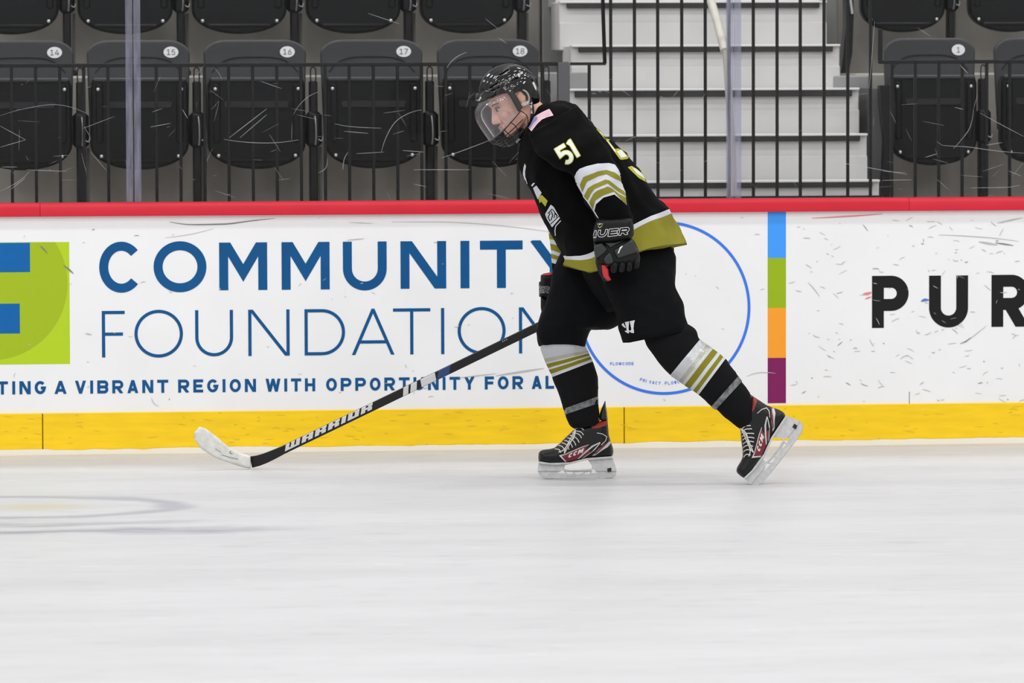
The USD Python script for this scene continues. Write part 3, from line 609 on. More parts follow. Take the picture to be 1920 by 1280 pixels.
zt_seat = seat_parts('/World/_folding_seat')
def put_seat(xw, yw, zw, label, group, number=None, inst=False, yaw=0.0, sc=1.0):
    path = fresh('/World', 'folding_seat'); x = UsdGeom.Xform.Define(stage, path)
    x.AddTranslateOp().Set(Gf.Vec3d(xw, yw, zw))
    if sc != 1.0: x.AddScaleOp().Set(Gf.Vec3f(sc, 1, 1))
    x.GetPrim().GetReferences().AddInternalReference('/World/_folding_seat')
    tag(x, label, 'seat', group)
    if inst: x.GetPrim().SetInstanceable(True)
    if number:
        ORIGIN[path] = np.zeros(3)
        cx, cz = 0.151, zt_seat - 0.052; yf = 0.0955 + 0.018 * (1 - (cx / 0.24) ** 2)
        e = affinity.scale(Point(0, 0).buffer(1, 32), 0.0345, 0.0255, origin=(0, 0))
        d = on_board(affinity.translate(e, cx, cz), 0.003, yf); dp = part(path, 'number_disc', d, m_disc, smooth=False, label='white oval number plate')
        t = meshkit.text_mesh(number, 0.026, 0.001); v = np.array(t.vertices); v[:, 0] -= (v[:, 0].min() + v[:, 0].max()) / 2; v[:, 1] -= (v[:, 1].min() + v[:, 1].max()) / 2
        tm = trimesh.Trimesh(np.c_[v[:, 0] + cx, yf - 0.003 - v[:, 2], v[:, 1] + cz], t.faces, process=False); tm.fix_normals()
        part(dp, 'number', tm, m_digit, smooth=False)
    return path
ORD = ('leftmost seat of the front row, cut by the left edge, number plate 14', 'front row seat crossed by the upright glass seam, number plate 15', 'front row seat just right of the glass seam, number plate 16',
       'front row seat up and left of the skater\'s helmet, number plate 17', 'front row seat directly behind the skater\'s helmet, number plate 18')
for k in range(5):
    put_seat(X(43 + 219.3 * k, 250, YS), YS, ZF, 'black folding ' + ORD[k], 'front row folding seats', str(14 + k), sc=0.985)
put_seat(X(1751, 250, YS), YS, ZF, 'black folding front row seat just right of the aisle, number plate 1', 'front row folding seats', '1', sc=0.90)
put_seat(X(1751 + 207, 250, YS), YS, ZF, 'black folding front row seat cut off by the right edge', 'front row folding seats', '2', sc=0.90)
Y2, Z2 = YS + 3 * RUN, ZF + 3 * RISE
ORD2 = ('upper row black seat in the top left corner', 'upper row black seat crossed by the left glass seam', 'upper row black seat second to the right of the left glass seam', 'upper row black seat third to the right of the left glass seam',
        'upper row black seat right beside the aisle, above the helmet')
for k, px in enumerate((20.5, 235, 449, 663, 876.5)):
    put_seat(X(px, 0, Y2), Y2, Z2, ORD2[k], 'upper row folding seats', inst=True, sc=0.985)
for px, nm in ((1694, 'upper row black seat just right of the aisle'), (1896, 'upper row black seat in the top right corner')):
    put_seat(X(px, 0, Y2), Y2, Z2, nm, 'upper row folding seats', inst=True, sc=0.90)
# end standards beside the aisle
es = thing('row_end_standard', 'dark curved end standard of the seat row right of the aisle', 'seat standard', tuple(P(1655, 372, YS) * [1, 1, 0] + [0, 0, ZF]))
pp = [(1650, 160), (1675, 160), (1680, 200), (1676, 260), (1672, 320), (1668, 372), (1650, 372), (1657, 320), (1659, 260), (1652, 200)]
def upright(pts, Y0, Y1):
    g_ = Polygon([tuple(P(a, b, Y0)[[0, 2]]) for a, b in pts]); m = extrude(g_, Y1 - Y0); v = np.array(m.vertices)
    t = trimesh.Trimesh(np.c_[v[:, 0], v[:, 2] + Y0, v[:, 1]], m.faces, process=False); t.fix_normals(); return t
part(es, 'standard_casting', upright(pp, YS - 0.085, YS - 0.015), m_seatpost)
part(es, 'end_panel', upright([(1634, 166), (1648, 166), (1656, 215), (1656, 290), (1648, 372), (1634, 372)], YS + 0.02, YS + 0.34), m_plate, label='pale grey end panel')
es2 = thing('row_end_standard', 'dark end standard of the upper seat row beside the aisle', 'seat standard', tuple(P(1590, 100, Y2) * [1, 1, 0] + [0, 0, Z2]))
part(es2, 'standard_casting', upright([(1585, -20), (1600, -20), (1601, 30), (1598, 100), (1588, 156), (1574, 156), (1580, 110), (1586, 50)], Y2, Y2 + 0.08), m_seatpost)
part(es2, 'hinge_arm', tube(spline([tuple(P(1593, -10, Y2 - .01)), tuple(P(1596, 10, Y2 - .01)), tuple(P(1598, 26, Y2 - .01))], 8), 0.007, 8), m_bolt, 50, label='bright metal hinge arm')

# ------------------------------------------------------------------ the skater
YP = -1.85                       # body's middle plane; feet at their own depths
c1 = lambda x, y: (860 + x / 4.0, 100 + y / 4.0)             # measured on enlargements of the photograph
c2 = lambda x, y: (870 + x / 6.735, 100 + y / 6.735)
c3 = lambda x, y: (960 + x / 4.572, 380 + y / 4.572)
c4 = lambda x, y: (980 + x / 4.0, 600 + y / 4.0)
c5 = lambda x, y: (1240 + x / 4.13, 620 + y / 4.13)
c6 = lambda x, y: (340 + x / 2.8235, 580 + y / 2.8235)
def lmap(c, pts): return [c(*p) for p in pts]
foot_far = PZ(1082, 897); foot_near = PZ(1420, 908)
YF1, YF2 = float(foot_far[1]), float(foot_near[1])

sk = thing('person', 'skater in black and olive jersey, black pants and helmet, leaning forward in mid stride', 'person', (foot_far[0] + 0.15, YP, 0))

def loft(st, ns=64, sub=5, e=0.9, amp=0.0, wscale=(9, 9, 9), seed=1, sagf=None, cap=(True, True), fold=None):
    """garment through stations (front px, back px, depth centre, half depth[, sag dx, dy]); returns mesh, uv (st.x along, 0..1)"""
    st = np.array([list(q) + [0, 0] * (len(q) == 6) for q in st], float); n = len(st)
    s = np.arange(n, dtype=float); ss = np.linspace(0, n - 1, (n - 1) * sub + 1); q = PchipInterpolator(s, st)(ss)
    th = np.linspace(0, 2 * np.pi, ns + 1) + np.pi / 2 + np.pi            # seam on the far side
    c, sn = -np.cos(th), np.sin(th)
    ce, se = np.sign(c) * np.abs(c) ** e, np.sign(sn) * np.abs(sn) ** e
    mx, my = (q[:, 0] + q[:, 2]) / 2, (q[:, 1] + q[:, 3]) / 2; hx, hy = (q[:, 2] - q[:, 0]) / 2, (q[:, 3] - q[:, 1]) / 2
    w = np.clip(sn, 0, None) if sagf is None else sagf(c, sn)
    px = mx[:, None] + hx[:, None] * ce[None] + q[:, 6:7] * w[None]
    py = my[:, None] + hy[:, None] * ce[None] + q[:, 7:8] * w[None]
    Y = q[:, 4:5] - q[:, 5:6] * se[None]
    V = P(px, py, Y).reshape(-1, 3); m, k = len(q), ns + 1
    t = np.repeat(ss / (n - 1), k); uvv = np.c_[t, np.tile(np.linspace(0, 1, k), m)]
    i, j = np.meshgrid(np.arange(m - 1), np.arange(ns), indexing='ij')
    a, b, c_, d = i * k + j, i * k + j + 1, (i + 1) * k + j + 1, (i + 1) * k + j
    F = np.vstack([np.stack([a, b, c_], -1).reshape(-1, 3), np.stack([a, c_, d], -1).reshape(-1, 3)])
    for end, on in ((0, cap[0]), (m - 1, cap[1])):
        if on:
            V = np.vstack([V, V[end * k:end * k + ns].mean(0)]); uvv = np.vstack([uvv, [ss[end] / (n - 1), 0.5]]); ci = len(V) - 1
            ring = end * k + np.arange(ns); nx = ring + 1
            F = np.vstack([F, np.c_[np.full(ns, ci), ring, nx] if end else np.c_[np.full(ns, ci), nx, ring]])
    mesh = trimesh.Trimesh(V, F, process=False)
    if mesh.volume < 0: mesh.invert()
    if amp:
        nrm = np.array(mesh.vertex_normals); X3 = V * np.array(wscale)
        d = (1 - 2 * np.abs(meshkit.fbm(X3, 3, seed) - 0.5) * 2) - 0.5 + 0.5 * (meshkit.fbm(X3 * 2.3, 2, seed + 5) - 0.5)
        V2 = V + nrm * (amp * d)[:, None]; kk = np.arange(m) * k
        V2[kk + ns] = V2[kk]
        if fold is not None: V2 = V2 + nrm * fold(V)[:, None]; V2[kk + ns] = V2[kk]
        mesh = trimesh.Trimesh(V2, mesh.faces, process=False)
    return mesh, uvv

def sample_ring(pts, step):
    l = LineString(list(pts) + [pts[0]]); n = max(8, int(l.length / step)); return np.array([l.interpolate(i * l.length / n).coords[0] for i in range(n)])
def fill(poly, step):
    """points and triangles covering a px polygon"""
    b = sample_ring(list(poly.exterior.coords)[:-1], step)
    rings = [sample_ring(list(r.coords)[:-1], step) for r in poly.interiors]
    x0, y0, x1, y1 = poly.bounds; gx, gy = np.meshgrid(np.arange(x0, x1, step), np.arange(y0, y1, step * 0.866)); gx = gx + (np.arange(len(gx)) % 2)[:, None] * step / 2
    p = np.c_[gx.ravel(), gy.ravel()]; pt = shapely.points(p)
    ok = shapely.contains(poly, pt) & (shapely.distance(poly.boundary, pt) > step * 0.45)
    pts = np.vstack([b] + rings + [p[ok]]); nb = len(b) + sum(map(len, rings))
    t = Delaunay(pts).simplices; cen = pts[t].mean(1); t = t[shapely.contains(poly.buffer(1e-6), shapely.points(cen))]
    a = pts[t]; ar = np.abs((a[:, 1, 0] - a[:, 0, 0]) * (a[:, 2, 1] - a[:, 0, 1]) - (a[:, 1, 1] - a[:, 0, 1]) * (a[:, 2, 0] - a[:, 0, 0]))
    return pts, t[ar > 1e-7], nb
def inflate(pts, half, R, yc, step=2.0, smooth_px=0.0, power=0.5, near_only=False, tr=None):
    """a rounded solid with the given px outline; half: metres (or function), R: px over which the edge rounds off"""
    g = pts if hasattr(pts, 'exterior') else Polygon(pts).buffer(0)
    if smooth_px: g = g.buffer(-smooth_px).buffer(2 * smooth_px).buffer(-smooth_px)
    if g.geom_type != 'Polygon': g = max(g.geoms, key=lambda q: q.area)
    p, t, nb = fill(g, step); d = shapely.distance(g.boundary, shapely.points(p)); d[:nb] = 0
    h = (half(p[:, 0], p[:, 1]) if callable(half) else half) * (1 - (1 - np.minimum(d / R, 1)) ** 2) ** power
    y = yc(p[:, 0], p[:, 1]) if callable(yc) else np.full(len(p), yc)
    q = tr(p) if tr is not None else p
    Vn = P(q[:, 0], q[:, 1], y - h); Vf = P(q[:, 0], q[:, 1], y + (0 if near_only else h))
    idx = np.arange(len(p)) + len(p); idx[:nb] = np.arange(nb)
    m = trimesh.Trimesh(np.vstack([Vn, Vf]), np.vstack([t, idx[t][:, ::-1]]), process=True, validate=False)
    m.remove_unreferenced_vertices(); m.fix_normals()
    if m.volume < 0: m.invert()
    return m
def slab(g, y0, y1, tr=None, bev=0.0):
    """px polygon (with holes) as a plate between depths y0 and y1"""
    out = []
    for q in polys(g):
        m = trimesh.creation.extrude_polygon(q, 1.0, engine='earcut'); v = np.array(m.vertices); p = v[:, :2]
        if tr is not None: p = tr(p)
        t = trimesh.Trimesh(P(p[:, 0], p[:, 1], y0 + (y1 - y0) * v[:, 2]), m.faces, process=False); t.fix_normals(); out.append(t)
    return cat(out)
class Cast:
    def __init__(self, *meshes):
        self.m = cat([trimesh.Trimesh(m.vertices, m.faces, process=False) for m in meshes]); self.r = trimesh.ray.ray_pyembree.RayMeshIntersector(self.m) if trimesh.ray.has_embree else self.m.ray
    def at(self, px, py, lift):
        d = P(px, py, 0.0) - EYE; d = d / np.linalg.norm(d, axis=1, keepdims=True); o = EYE + d * 18.0
        loc, ri, ti = self.r.intersects_location(o, d, multiple_hits=False); out = np.full((len(d), 3), np.nan)
        out[ri] = loc - d[ri] * lift; return out
def drape(g, cast, lift=0.0015, step=1.6, thick=0.0):
    out = []
    for q in polys(g):
        p, t, nb = fill(q, step); v = cast.at(p[:, 0], p[:, 1], lift); ok = ~np.isnan(v[t]).any((1, 2)); t = t[ok]
        dep = v @ CF; span = np.ptp(dep[t], axis=1); t = t[span < 0.035]
        if not len(t): continue
        m = trimesh.Trimesh(np.nan_to_num(v), t, process=False); m.remove_unreferenced_vertices()
        nn = np.array(m.face_normals); fl = (nn @ CF) > 0; f = np.array(m.faces); f[fl] = f[fl][:, ::-1]
        out.append(trimesh.Trimesh(m.vertices, f, process=False))
    return cat(out)
def drape_line(pts, cast, r, lift=0.001, n=16, sides=6):
    p = spline(pts, n); v = cast.at(p[:, 0], p[:, 1], lift); v = v[~np.isnan(v).any(1)]
    return tube(v, r, sides) if len(v) > 2 else None
def px_text(txt, o, ux, uy, w, h, s, gap=0.25):
    """stroke lettering as a px polygon: origin o (bottom left), unit directions ux (reading) and uy (up), width, height, stroke in px"""
    g = word(txt, 0, w, 0, h, s, gap); return affinity.affine_transform(g, [ux[0], uy[0], ux[1], uy[1], o[0], o[1]])

# ---- body: one continuous figure under the clothes
def J(px, py, y): return P(px, py, y)
def ball(c, r): return m3.Manifold.sphere(r, 20).translate([float(v) for v in c])
def limb(chain):
    out = []
    for (a, ra), (b, rb) in zip(chain, chain[1:]):
        out.append(m3.Manifold.batch_hull([ball(a, ra), ball(b, rb)]))
    return out
pit, yw = math.radians(26.0), math.radians(13.0)
f0 = np.array([-math.cos(pit), 0, -math.sin(pit)]); hu = np.array([-math.sin(pit), 0, math.cos(pit)]); toward = np.array([0, -1.0, 0])
hf = math.cos(yw) * f0 + math.sin(yw) * toward; hs = math.cos(yw) * toward - math.sin(yw) * f0
YH = YP + 0.0
HO = P(933.0, 207.0, YH - 0.05) - (0.082 * hf + 0.032 * hs)          # the near eye sits where the photo shows it
def H(f, u, s): return HO + np.multiply.outer(np.asarray(f, float), hf) + np.multiply.outer(np.asarray(u, float), hu) + np.multiply.outer(np.asarray(s, float), hs)
def ell(c, r, n=40):
    q = trimesh.creation.icosphere(3); v = np.array(q.vertices) * r + c; return m3.Manifold.hull_points(np.ascontiguousarray(H(v[:, 0], v[:, 1], v[:, 2])).astype(np.float64)) if hasattr(m3.Manifold, 'hull_points') else man(trimesh.Trimesh(H(v[:, 0], v[:, 1], v[:, 2]), q.faces))
def hl(pts): return m3.Manifold.batch_hull([ball(H(*p[:3]), p[3]) for p in pts])
head = [ell((-0.008, 0.035, 0), (0.094, 0.098, 0.074)), ell((0.018, -0.02, 0), (0.068, 0.085, 0.062)),
        hl([(0.062, -0.095, 0.016, 0.020), (0.062, -0.095, -0.016, 0.020), (0.0, -0.062, 0.046, 0.018), (0.0, -0.062, -0.046, 0.018), (0.05, -0.045, 0.03, 0.026), (0.05, -0.045, -0.03, 0.026), (0.075, -0.108, 0, 0.011)]),
        hl([(0.072, 0.03, 0.026, 0.016), (0.072, 0.03, -0.026, 0.016), (0.076, 0.018, 0.0, 0.014)]),                    # brow
        hl([(0.084, 0.008, 0, 0.008), (0.106, -0.036, 0, 0.0095), (0.088, -0.045, 0.013, 0.007), (0.088, -0.045, -0.013, 0.007)]),   # nose
        hl([(0.098, -0.041, 0.010, 0.0065), (0.098, -0.041, -0.010, 0.0065), (0.107, -0.039, 0, 0.008)]),
        hl([(0.062, -0.028, 0.040, 0.020), (0.05, -0.05, 0.036, 0.020)]), hl([(0.062, -0.028, -0.040, 0.020), (0.05, -0.05, -0.036, 0.020)]),  # cheeks
        hl([(0.080, -0.070, 0.014, 0.012), (0.080, -0.070, -0.014, 0.012), (0.086, -0.068, 0, 0.011)])]
neck = limb([(H(-0.03, -0.03, 0), 0.060), (P(1010, 228, YP), 0.062), (P(1030, 250, YP), 0.075)])
torso = [m3.Manifold.batch_hull([ball(P(1030, 262, YP), 0.07), ball(P(1060, 265, YP - 0.13), 0.055), ball(P(1060, 265, YP + 0.13), 0.055), ball(P(1100, 350, YP - 0.07), 0.10), ball(P(1100, 350, YP + 0.07), 0.10)]),
         m3.Manifold.batch_hull([ball(P(1100, 350, YP - 0.07), 0.10), ball(P(1100, 350, YP + 0.07), 0.10), ball(P(1170, 455, YP - 0.08), 0.11), ball(P(1170, 455, YP + 0.08), 0.11)])]
arm_n = limb([(P(1060, 262, YP - 0.16), 0.05), (P(1124, 340, YP - 0.31), 0.040), (P(1152, 418, YP - 0.35), 0.029), (P(1158, 455, YP - 0.36), 0.030)])
arm_f = limb([(P(1060, 265, YP + 0.16), 0.05), (P(1046, 400, YP + 0.33), 0.040), (P(1050, 500, YP + 0.39), 0.028), (P(1046, 560, YP + 0.40), 0.030)])
YN, YR = -1.99, -1.70
leg_n = limb([(P(1195, 480, YN + .08), 0.075), (P(1256, 636, YN - .03), 0.058), (P(1402, 768, YF2), 0.026), (P(1420, 845, YF2), 0.026)])
leg_f = limb([(P(1140, 480, YR), 0.09), (P(1056, 625, YR), 0.062), (P(1110, 800, YF1), 0.028), (P(1058, 848, YF1), 0.026)])
def fuse(ms): return m3.Manifold.batch_boolean(ms, m3.OpType.Add)
sock_eye = [ell((0.084, 0.004, s_ * 0.032), (0.014, 0.0095, 0.015)) for s_ in (1, -1)]
hm = fuse(head) - fuse(sock_eye)
ears = [hl([(-0.018, 0.028, s_ * 0.074, 0.008), (-0.026, 0.006, s_ * 0.076, 0.010), (-0.014, -0.022, s_ * 0.072, 0.007), (-0.006, 0.018, s_ * 0.072, 0.006)]) for s_ in (1, -1)]
whole = fuse([hm] + ears + neck + torso + arm_n + arm_f + leg_n + leg_f)
bt = tri(whole.refine_to_length(0.012)); bt = trimesh.Trimesh(bt.vertices, bt.faces, process=True)
near_head = np.linalg.norm(np.array(bt.vertices) - HO, axis=1) < 0.17
fidx = near_head[bt.faces].any(1)
vv, ff = trimesh.remesh.subdivide(bt.vertices, bt.faces, face_index=np.where(fidx)[0]); bt = trimesh.Trimesh(vv, ff, process=True)
trimesh.smoothing.filter_taubin(bt, lamb=0.5, nu=0.52, iterations=8)
body = part(sk, 'body', bt, m_skin, smooth=True)
for s_ in (1, -1):
    e_ = part(sk, 'eye', tri(ell((0.0755, 0.002, s_ * 0.031), (0.0105, 0.0045, 0.0115))), m_eyewhite, smooth=True)
    part(e_, 'iris', tri(ell((0.0845, 0.0005, s_ * 0.031 + 0.003), (0.0045, 0.0052, 0.0052))), m_iris, smooth=True)
    part(e_, 'upper_lid', tube(spline([H(0.078, 0.006, s_ * 0.018), H(0.087, 0.0105, s_ * 0.030), H(0.074, 0.007, s_ * 0.046)], 10), 0.0030, 6), m_brow, smooth=60)
    part(sk, 'eyebrow', tube(spline([H(0.0895, 0.021, s_ * 0.012), H(0.0865, 0.026, s_ * 0.030), H(0.070, 0.024, s_ * 0.050)], 10), np.array([.002, .0028, .003, .0032, .0032, .003, .0028, .0024, .002, .0014]), 6), m_brow, smooth=60)
lp = [tube(spline([H(0.077, -0.0715, 0.024), H(0.0945, -0.066, 0.008), H(0.096, -0.0665, 0), H(0.0945, -0.066, -0.008), H(0.077, -0.0715, -0.024)], 14), 0.0042, 8),
      tube(spline([H(0.076, -0.0735, 0.023), H(0.092, -0.078, 0.009), H(0.093, -0.0785, 0), H(0.092, -0.078, -0.009), H(0.076, -0.0735, -0.023)], 14), 0.0050, 8)]
part(sk, 'lips', cat(lp), m_lip, smooth=60)

# ---- jersey
torso_st = [(975, 262, 1016, 199, YP, .075), (974, 284, 1052, 190.5, YP, .16), (976, 306, 1075, 197, YP, .215), (980, 327, 1099, 217, YP, .238), (988, 346, 1123, 243, YP, .245), (1002, 368, 1146, 267, YP, .24), (1017, 402, 1180, 297, YP, .232),
            (1034, 435, 1214, 341, YP, .235), (1046, 457, 1240, 373, YP, .25), (1057, 478, 1253.5, 392, YP, .262, 0, 20), (1060, 485, 1257, 400.5, YP, .268, 0, 23), (1060, 491, 1272, 430, YP, .28, 0, 25), (1058, 495, 1287, 457, YP, .295, 0, 27)]
sagf = lambda c, s: np.exp(-((c + 0.55) / 0.42) ** 2) * np.clip(s, 0, None) - 0.12 * np.exp(-((c - 0.55) / 0.3) ** 2) * np.clip(s, 0, None)
def torso_fold(V):
    q = (V - P(1100, 330, YP)); a = q[:, 0] * 0.55 - q[:, 2] * 0.83
    return 0.004 * np.sin(a * 38 + 3 * np.sin(q[:, 0] * 17 + q[:, 1] * 9)) * np.clip(1.2 - np.abs(q[:, 1] + 0.24) * 2, 0.2, 1)
tj, tuv = loft(torso_st, ns=112, sub=9, e=0.92, amp=0.015, wscale=(9, 6, 5), seed=3, sagf=sagf, cap=(False, True), fold=torso_fold)
n12 = 12.0
m_torso = banded('jersey_body_knit', [(0, BLACK_CLOTH), (9 / n12, WHITE_CLOTH), (10 / n12, OLIVE)])
jers = part(sk, 'jersey', tj, m_torso, uv=tuv)
Cj = Cast(tj)
collar_pts = [P(975 + (1016 - 975) * (1 - math.cos(t)) / 2, 262 + (199 - 262) * (1 - math.cos(t)) / 2, YP - 0.077 * math.sin(t)) for t in np.linspace(0, 2 * np.pi, 40)]
part(jers, 'collar', tube(collar_pts, 0.0075, 8), m_jersey_black, smooth=60)
part(jers, 'collar_trim', tube([p + np.array([0.0, 0, 0.0085]) for p in collar_pts[17:34]], 0.003, 6), m_olive_bright, smooth=60, label='bright olive collar trim')
# near sleeve
ys = YP - 0.285
sl = [(992, 250, 1080, 199, YP - .17, .065), (1000, 274, 1104, 228, YP - .215, .085), (1022, 300, 1128, 262, ys - .02, .088), (1052, 318, 1146, 290, ys - .045, .086), (1077, 334, 1158, 312, ys - .06, .082), (1085, 356, 1168, 338, ys - .065, .078),
      (1099, 380, 1175, 366, ys - .07, .074), (1111, 398, 1183, 392, ys - .072, .068), (1120, 414, 1188, 417, ys - .072, .062)]
def sl_fold(V):
    q = V - P(1120, 340, ys); a = q[:, 0] * 0.5 - q[:, 2] * 0.86
    return 0.003 * np.sin(a * 60 + q[:, 0] * 20)
sm, suv = loft(sl, ns=80, sub=9, e=0.95, amp=0.007, wscale=(10, 8, 7), seed=9, fold=sl_fold)
slv = part(jers, 'sleeve', sm, m_jersey_black, smooth=True)
Cs = Cast(sm, tj); Csl = Cast(sm)
PX = lambda pts: Polygon(lmap(c1, pts)).buffer(0)
patch = PX([(868, 925), (884, 890), (905, 866), (960, 845), (1040, 826), (1130, 822), (1172, 833), (1198, 870), (1225, 930), (1245, 1000), (1262, 1138), (1225, 1105), (1168, 1058), (1085, 1082), (1030, 1132), (1018, 1180), (1052, 1240), (1036, 1228), (1000, 1170), (960, 1110), (880, 1010), (877, 960)])
part(slv, 'sleeve_patch', drape(patch, Csl, 0.0016), m_white_cloth, smooth=True, label='white lower sleeve panel under the olive chevrons')
for g_ in ([(908, 985), (935, 928), (1050, 884), (1110, 874), (1170, 892), (1218, 930), (1232, 968), (1170, 938), (1110, 905), (1050, 920), (962, 962), (926, 1042)],
           [(938, 1072), (968, 1012), (1010, 985), (1100, 946), (1130, 952), (1190, 1000), (1244, 1035), (1256, 1072), (1190, 1032), (1118, 974), (1020, 1016), (994, 1048), (966, 1104)],
           [(978, 1114), (1012, 1052), (1040, 1030), (1118, 998), (1150, 1012), (1200, 1052), (1256, 1080), (1262, 1136), (1222, 1100), (1166, 1036), (1085, 1064), (1024, 1104), (1004, 1172)]):
    part(slv, 'chevron', drape(PX(g_).intersection(patch), Csl, 0.0030), m_olive_bright if False else m_olive, smooth=True, label='olive chevron stripe')
ux, uy = (0.86, -0.51), (-0.51, -0.86)
for nm, m_, grow, lift in (('number_outline', m_olive_bright, 1.3, 0.0018), ('number', m_cream, -0.05, 0.0032)):
    five = affinity.affine_transform(glyph('5', 24, 38, 7.0), [ux[0], -0.51, ux[1], -0.86, *c1(795, 848)])
    one = affinity.affine_transform(glyph('1', 24, 36, 7.0), [ux[0], -0.51, ux[1], -0.86, *c1(858, 798)])
    part(slv, nm, drape(unary_union([five, one]).buffer(grow), Cs, lift), m_, smooth=True, label='sleeve number 51' if nm == 'number' else 'olive outline of the sleeve number')
flag = PX([(507, 540), (527, 512), (558, 482), (590, 460), (630, 438), (680, 415), (697, 440), (711, 465), (660, 480), (625, 495), (590, 528), (546, 585), (526, 562)])
canton = PX([(510, 540), (530, 513), (558, 485), (583, 470), (592, 490), (560, 522), (534, 568), (520, 552)])
m_flagpink = mat('flag_pale_pink', (0.80, 0.58, 0.64), 0.7); m_flagblue = mat('flag_blue', (0.23, 0.24, 0.55), 0.7); m_flagred = mat('flag_rose', (0.74, 0.42, 0.50), 0.7)
fp = part(jers, 'flag_patch', drape(flag, Cs, 0.0016), m_flagpink, smooth=True, label='stars and stripes shoulder patch')
strp = []
for k in range(1, 5):
    a = k / 5.2
    st_ = [(590 + 121 * 0 + (546 - 507) * 0, 0)]
    e0 = np.array([(507, 540), (558, 482), (620, 443), (680, 415)], float); e1 = np.array([(546, 585), (590, 528), (645, 485), (711, 465)], float)
    ln = e0 + (e1 - e0) * a; strp.append(LineString(lmap(c1, ln)).buffer(0.45))
for q in strp: part(fp, 'stripe', drape(q.intersection(flag.buffer(-0.4)), Cs, 0.0022, step=1.0), m_flagred, smooth=True, label='rose stripe')
part(fp, 'canton', drape(canton, Cs, 0.0030), m_flagblue, smooth=True, label='blue canton')
# back number, seen edge-on, and the name lettering above it
c9 = lambda x, y: (1100 + x / 7.53, 190 + y / 7.53)
bk = [([(140, 390), (180, 382), (215, 410), (305, 515), (338, 528), (320, 545), (300, 548), (400, 675), (445, 665), (500, 690), (592, 780), (580, 808), (500, 822), (470, 815), (300, 580)], [[(180, 425), (225, 418), (298, 508), (268, 515)], [(285, 545), (300, 555), (412, 705), (398, 712)], [(428, 705), (488, 683), (567, 775), (488, 797)]]),
      ([(583, 930), (635, 912), (700, 950), (800, 1030), (885, 1140), (860, 1145), (740, 1080)], [[(640, 928), (700, 955), (798, 1035), (858, 1112), (705, 1015)]])]
for g_, inn in bk:
    part(jers, 'back_number_outline', drape(Polygon(lmap(c9, g_)).buffer(0.4), Cj, 0.002, step=1.2), m_olive_bright, smooth=True, label='olive outline of the back number')
    for w_ in inn: part(jers, 'back_number', drape(Polygon(lmap(c9, w_)).buffer(0.2), Cj, 0.0035, step=1.0), m_cream, smooth=True, label='white of the back number, seen nearly edge-on')
part(jers, 'back_lettering', drape(Polygon(lmap(c9, [(-30, 160), (20, 203), (98, 275), (70, 292), (40, 268), (-20, 205)])), Cj, 0.002), m_olive_bright, smooth=True, label='olive name lettering seen edge-on')
# crest on the chest, seen at the front edge
cA = lambda x, y: (970 + x / 8.0, 300 + y / 8.0)
PA = lambda pts: Polygon(lmap(cA, pts)).buffer(0)
block = PA([(415, 810), (500, 668), (545, 700), (640, 870), (520, 1010), (440, 880)]).difference(unary_union([LineString(lmap(cA, q)).buffer(w_) for q, w_ in (([(462, 800), (520, 735)], .9), ([(490, 915), (462, 860), (490, 800)], .9), ([(505, 900), (530, 830), (512, 775)], .9), ([(550, 868), (562, 800), (598, 838), (580, 860)], .8), ([(532, 745), (600, 835)], .8), ([(500, 960), (622, 845)], .8))]))
for nm, m_, q in (('crest_edge', m_white_cloth, PA([(110, 50), (130, 90), (115, 180), (120, 250), (150, 350), (145, 370), (110, 300), (82, 210), (90, 120)])), ('crest_edge', m_white_cloth, PA([(205, 380), (240, 340), (265, 345), (225, 398)])),
                  ('crest_white', m_white_cloth, PA([(235, 420), (285, 380), (365, 490), (305, 590), (270, 510)])), ('crest_lime', m_olive_bright, PA([(310, 560), (365, 520), (455, 610), (420, 700), (355, 620), (335, 650)])),
                  ('crest_lettering', m_white_cloth, block), ('crest_outline', m_white_cloth, LineString(lmap(cA, [(650, 910), (575, 990), (563, 1060), (570, 1130)])).buffer(0.9))):
    part(jers, nm, drape(q, Cj, 0.003, step=0.9), m_, smooth=True, label='chest crest seen edge-on')
# far sleeve
yf = YP + 0.33
fs = [(1000, 292, 1070, 280, YP + .19, .075), (1012, 350, 1085, 345, YP + .26, .085), (1016, 385, 1092, 385, yf, .082), (1021, 412, 1092, 420, yf + .03, .08), (1029, 438, 1092, 452, yf + .04, .076), (1034, 470, 1090, 488, yf + .05, .07), (1035, 492, 1086, 508, yf + .055, .062), (1037, 512, 1076, 520, yf + .06, .05)]
fm, fuv = loft(fs, ns=48, sub=8, amp=0.005, seed=21)
u = lambda i: i / 7.0
m_fs = banded('far_sleeve_knit', [(0, BLACK_CLOTH), (u(3.0), WHITE_CLOTH), (u(3.95), OLIVE), (u(4.30), WHITE_CLOTH), (u(4.55), OLIVE), (u(4.92), WHITE_CLOTH), (u(5.2), OLIVE), (u(5.6), WHITE_CLOTH), (u(6.0), BLACK_CLOTH)])
part(jers, 'sleeve', fm, m_fs, uv=fuv)

